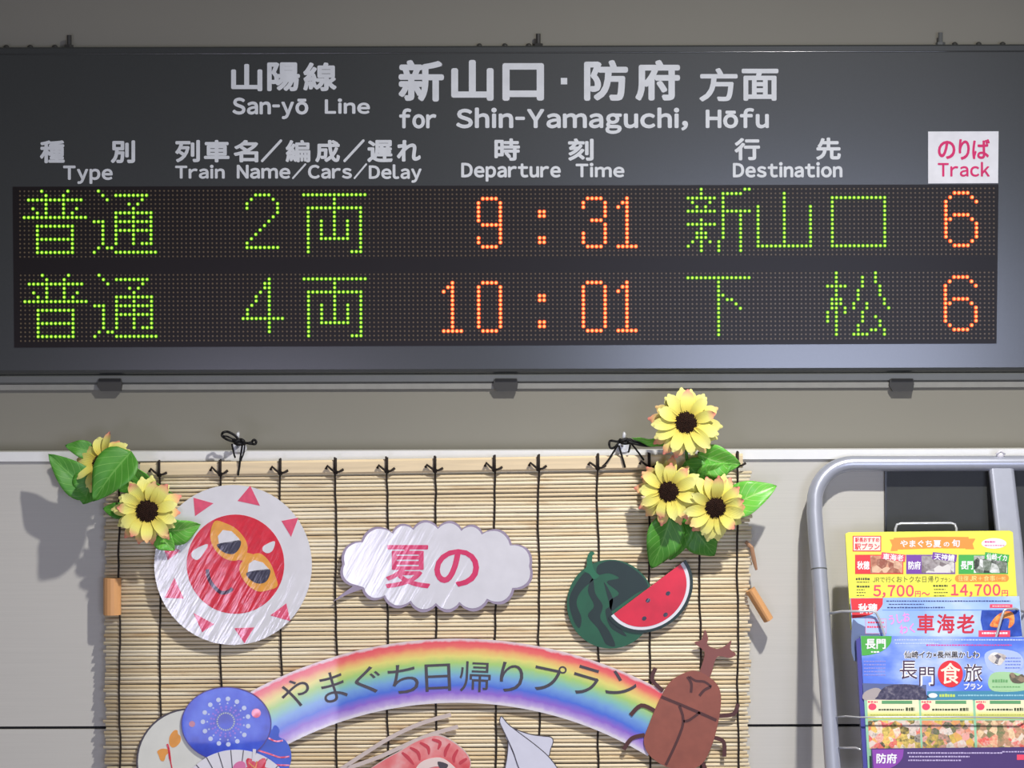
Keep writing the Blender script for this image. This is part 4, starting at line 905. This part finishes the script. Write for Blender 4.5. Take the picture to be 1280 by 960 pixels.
# pale blue leaflet
h = HB['b']; Bl = leaflet('travel_leaflet', 'pale blue leaflet with large red prawn lettering, second in the rack', [(1058.5, 753), (1267.5, 750.5), (1273, 830), (1063, 830)], h, ramp_mat('leaflet_pale_blue', [(.35, (150, 184, 240)), (.6, (176, 204, 248)), (.75, (214, 226, 250))], 'noise', scale=14, rough=.4, coat=.3))
tb = poly('place_tab', [(1059, 753.3), (1098.8, 752.9)] + [(1059.5 + 39.5*math.cos(a), 757 + 20.5*math.sin(a)) for a in (PI/2*i/10 for i in range(1, 10))] + [(1061, 778)], RACK, h, h+d, I_red, Bl)
letter('lettering', [('秋穂', 1068, 759.5, 1092, 772)], RACK, h+2*d, I_white, tb, .026)
fine(Bl, [(1103, 1256, 756.5, 1.6), (1106, 1150, 760.5, 1.4), (1104, 1175, 764.5, 1.8)], RACK, h+d, I_navy)
pl_ = poly('red_pill', rect(1231, 760.5, 1259, 765), RACK, h, h+d, I_pink, Bl); fine(pl_, [(1234, 1256, 762.8, 1)], RACK, h+2*d, I_white)
poly('header_line', rect(1098, 767, 1266, 768), RACK, h, h+d, ink('sky_line', (120, 160, 226)), Bl)
letter('title_lettering', [('車', 1141, 772.5, 1162.5, 796.5), ('海', 1165.5, 772.5, 1187.5, 796.5), ('老', 1190, 772.5, 1212, 796.5)], RACK, h+d, ink('crimson', (206, 44, 66)), Bl, .02)
letter('pink_lettering', [('うしお', 1106, 772, 1132, 784, -10), ('わく', 1119, 785, 1138, 797, -8)], RACK, h+d, ink('bright_pink', (246, 150, 222)), Bl, .02)
poly('mountain_print', smooth([(1061, 782), (1068, 784), (1080, 790), (1096, 800), (1098, 830), (1063, 830)], 4), RACK, h, h+d, ink('slate', (96, 112, 150)), Bl)
tbx = poly('tasting_box', rect(1077, 778.5, 1103, 797), RACK, h+d, h+1.4*d, ink('thin_pink', (226, 130, 160)), Bl); poly('tasting_box_face', rect(1077.6, 779.1, 1102.4, 796.4), RACK, h+1.4*d, h+2*d, ink('pale_sky', (176, 196, 236)), tbx)
fine(tbx, [(1080, 1100, 783, 2.2), (1079, 1101, 788.5, 2.4)], RACK, h+3*d, I_pink)
ph = poly('prawn_photo', [(1221, 767.5), (1267.5, 767), (1271, 800), (1230, 802), (1222, 792), (1219.5, 780)], RACK, h, h+d, ramp_mat('deep_blue_print', [(.4, (34, 66, 160)), (.6, (54, 90, 190)), (.72, (120, 150, 224))], 'noise', scale=60), Bl)
poly('prawn_print', smooth([(1231, 786), (1240, 774), (1252, 769), (1260, 772), (1261, 784), (1254, 790), (1255, 779), (1247, 779), (1243, 788), (1236, 789)], 4), RACK, h+d, h+2*d, ramp_mat('prawn_print', [(.4, (226, 110, 60)), (.6, (246, 170, 90))], 'noise', scale=140), ph)
rp = poly('red_pill', rect(1217, 793, 1256, 801), RACK, h+2*d, h+3*d, I_pink, Bl); fine(rp, [(1221, 1253, 796.3, 2.4)], RACK, h+4*d, I_white)
# front leaflet
h = HB['c']
sky = ramp_mat('leaflet_sky', [(.28, (70, 100, 208)), (.46, (100, 134, 232)), (.57, (160, 184, 246)), (.70, (218, 226, 248))], 'noise', scale=9, rough=.4, coat=.3, stretch=(1, 1, 1.8), detail=5)
Nq = [(1069, 801.5), (1284, 803.5), (1292, 985), (1079, 985)]
Ng = leaflet('travel_leaflet', 'blue sky leaflet with a red circle in its title, at the front of the rack', Nq, h, sky, .010)
poly('spine_edge', [(1064, 806), (1069, 803), (1078.8, 985), (1074, 985)], RACK, h-.012, h-.002, ink('indigo', (70, 70, 150)), Ng)
tb = poly('place_tab', [(1069.3, 801.7), (1107.5, 802)] + [(1070 + 37.5*math.cos(a), 805 + 21*math.sin(a)) for a in (PI/2*i/10 for i in range(1, 10))] + [(1070.6, 826)], RACK, h, h+d, ink('leaf_green', (78, 172, 74)), Ng)
letter('lettering', [('長門', 1075, 805.5, 1100, 818)], RACK, h+2*d, I_white, tb, .026); fine(tb, [(1082, 1092, 821.5, 2)], RACK, h+2*d, I_white)
fine(Ng, [(1111, 1270, 806.5, 1.8), (1112, 1165, 811, 1.6)], RACK, h+d, ink('pale_blue_print', (190, 206, 246))); fine(Ng, [(1150, 1255, 813, 1.6)], RACK, h+d, I_mag)
fine(Ng, [(1073, 1100, 833 + 4.2*i, 1.5) for i in range(5)], RACK, h+d, ink('lilac', (150, 150, 216)))
letter('subtitle_outline', [('仙崎イカ×長州黒かしわ', 1122, 820, 1216, 830)], RACK, h+d, I_white, Ng, .06); letter('subtitle_lettering', [('仙崎イカ×長州黒かしわ', 1123, 820.8, 1215, 829.2)], RACK, h+2*d, I_blk, Ng, .018)
big = [('長', 1117, 832, 1139, 855), ('門', 1141, 840, 1160.5, 863.5), ('旅', 1196, 836, 1219, 858.5)]
letter('title_outline', big, RACK, h+d, I_white, Ng, .05); letter('title_lettering', big, RACK, h+2*d, ink('plum_black', (70, 44, 74)), Ng, .004)
rc = poly('red_circle', ell(1179.5, 848.5, 15.5, 16.5), RACK, h+d, h+2*d, I_red, Ng); letter('lettering', [('食', 1167.5, 835, 1191.5, 861)], RACK, h+3*d, ink('cream', (250, 236, 214)), rc, .014)
letter('lettering', [('プラン', 1196, 860, 1219, 868)], RACK, h+2*d, I_white, Ng, .03)
poly('sea_print', [(1071.5, 860), (1150, 862), (1150, 881), (1073, 881)], RACK, h, h+d, ink('sea', (92, 104, 150)), Ng)
poly('shore_print', smooth([(1073, 872), (1085, 866), (1094, 868), (1100, 881), (1074, 881)], 3), RACK, h+d, h+1.5*d, ink('shore', (170, 160, 160)), Ng)
poly('island_print', smooth([(1090, 876), (1097, 866), (1110, 862), (1130, 861.5), (1146, 866), (1150, 874), (1150, 880), (1092, 880)], 4), RACK, h+1.5*d, h+2*d, ramp_mat('rock_print', [(.4, (58, 56, 84)), (.6, (88, 84, 108)), (.7, (120, 116, 130))], 'noise', scale=200), Ng)
sb = poly('squid_bubble', smooth([(1222, 824), (1238, 818), (1262, 822), (1270, 834), (1262, 846), (1240, 848), (1226, 842)], 4), RACK, h, h+d, ink('pale_lavender', (176, 194, 240)), Ng)
poly('squid_photo', smooth([(1226, 828), (1234, 822), (1248, 826), (1246, 832), (1240, 838), (1230, 834)], 4), RACK, h+d, h+2*d, photo_mat('squid_print', [(226, 226, 220), (90, 84, 100), (206, 196, 190), (240, 240, 236)], 120), sb)
fine(sb, [(1247, 1266, 829 + 4*i, 1.4) for i in range(4)], RACK, h+2*d, ink('mid_blue', (110, 130, 214)))
gb = poly('chicken_bubble', smooth([(1226, 862), (1229, 850), (1240, 846), (1264, 848), (1273, 856), (1274, 866), (1264, 870), (1234, 870)], 4), RACK, h+d, h+2*d, ink('pale_green', (168, 210, 160)), Ng)
poly('chicken_photo', smooth([(1252, 850), (1256, 847), (1262, 851), (1268, 849), (1272, 855), (1268, 860), (1256, 859)], 4), RACK, h+2*d, h+3*d, photo_mat('chicken_print', [(60, 58, 52), (110, 104, 90), (150, 130, 110)], 160), gb)
fine(gb, [(1231, 1250, 857, 4), (1231, 1266, 864.5, 1.4)], RACK, h+3*d, ink('mid_green', (110, 170, 110)))
tbar = poly('teal_bar', [(1151, 870), (1277, 869), (1277.5, 880), (1151, 881)], RACK, h+d, h+2*d, ink('teal', (70, 140, 172)), Ng)
poly('bar_bubble', ell(1158, 875.2, 5.5, 3, 16), RACK, h+2*d, h+3*d, I_white, tbar); fine(tbar, [(1166, 1186, 875, 4)], RACK, h+3*d, ink('yellow_green', (196, 220, 100))); fine(tbar, [(1189, 1272, 875, 2)], RACK, h+3*d, ink('pale_teal', (150, 200, 214)))
poly('mint_ground', [(1073.5, 881), (1279, 881), (1286, 985), (1079, 985)], RACK, h+.5*d, h+d, ink('mint', (150, 204, 168)), Ng)
foods = [[(120, 100, 96), (236, 226, 200), (226, 96, 100), (236, 206, 110), (66, 70, 56), (224, 208, 196)], [(52, 50, 44), (226, 216, 206), (224, 140, 110), (226, 190, 90), (92, 108, 84), (234, 170, 160)], [(90, 44, 40), (232, 224, 204), (230, 90, 84), (240, 214, 170), (200, 150, 120), (120, 130, 90)]]
for i, (x0, x1) in enumerate(((1077, 1140.5), (1143, 1207), (1210, 1274))):
    sx = .4*i
    cdp = poly('course_card', [(x0, 880.8), (x1, 880.6), (x1+1, 904), (x0+1, 904.3)], RACK, h+d, h+2*d, ramp_mat('card_yellow', [(0, (206, 214, 100)), (.25, (224, 226, 132)), (.45, (240, 236, 196))], 'v', scale=40), Ng)
    poly('red_badge', ell(x0+6.5, 889, 5, 4.2, 18), RACK, h+2*d, h+3*d, I_pink, cdp); poly('green_heading', rect(x0+18, 881.6, x1-8, 885.4), RACK, h+2*d, h+3*d, ink('heading_green', (96, 160, 110)), cdp)
    fine(cdp, [(x0+1, x0+13, 883, 2)], RACK, h+3*d, I_pink); fine(cdp, [(x0+14, x1-18, 892.5, 2.4), (x1-16, x1-5, 892, 4.2)], RACK, h+3*d, I_dk); fine(cdp, [(x0+4, x1-4, 899, 1.1)], RACK, h+3*d, ink('olive', (170, 170, 90)))
    poly('food_photo', [(x0+1.2, 906), (x1+1.2, 905.8), (x1+2.6, 940.5), (x0+2.6, 941)], RACK, h+d, h+2*d, photo_mat('meal_print', foods[i], 120), Ng)
# purple leaflet
h = HB['d']; Hf = leaflet('travel_leaflet', 'dark purple leaflet just showing at the bottom of the rack', [(1080, 942), (1290, 940), (1296, 1000), (1083, 1000)], h, paper('leaflet_purple', (74, 52, 112), coat=.3), .006)
tb = poly('place_tab', [(1080.8, 943.5), (1119.5, 943)] + [(1082 + 37*math.cos(a), 948 + 22*math.sin(a)) for a in (PI/2*i/10 for i in range(1, 10))] + [(1083, 970)], RACK, h, h+d, ink('violet', (140, 70, 172)), Hf)
letter('lettering', [('防府', 1086, 948, 1111, 960.5)], RACK, h+2*d, I_white, tb, .026)
fine(Hf, [(1124, 1240, 947.5, 1.8), (1126, 1200, 952, 1.8), (1125, 1190, 956.5, 1.8), (1240, 1285, 946, 1.6)], RACK, h+d, ink('pale_lilac', (190, 176, 216)))
poly('red_pill', rect(1258, 949.5, 1290, 956), RACK, h, h+d, I_pink, Hf)
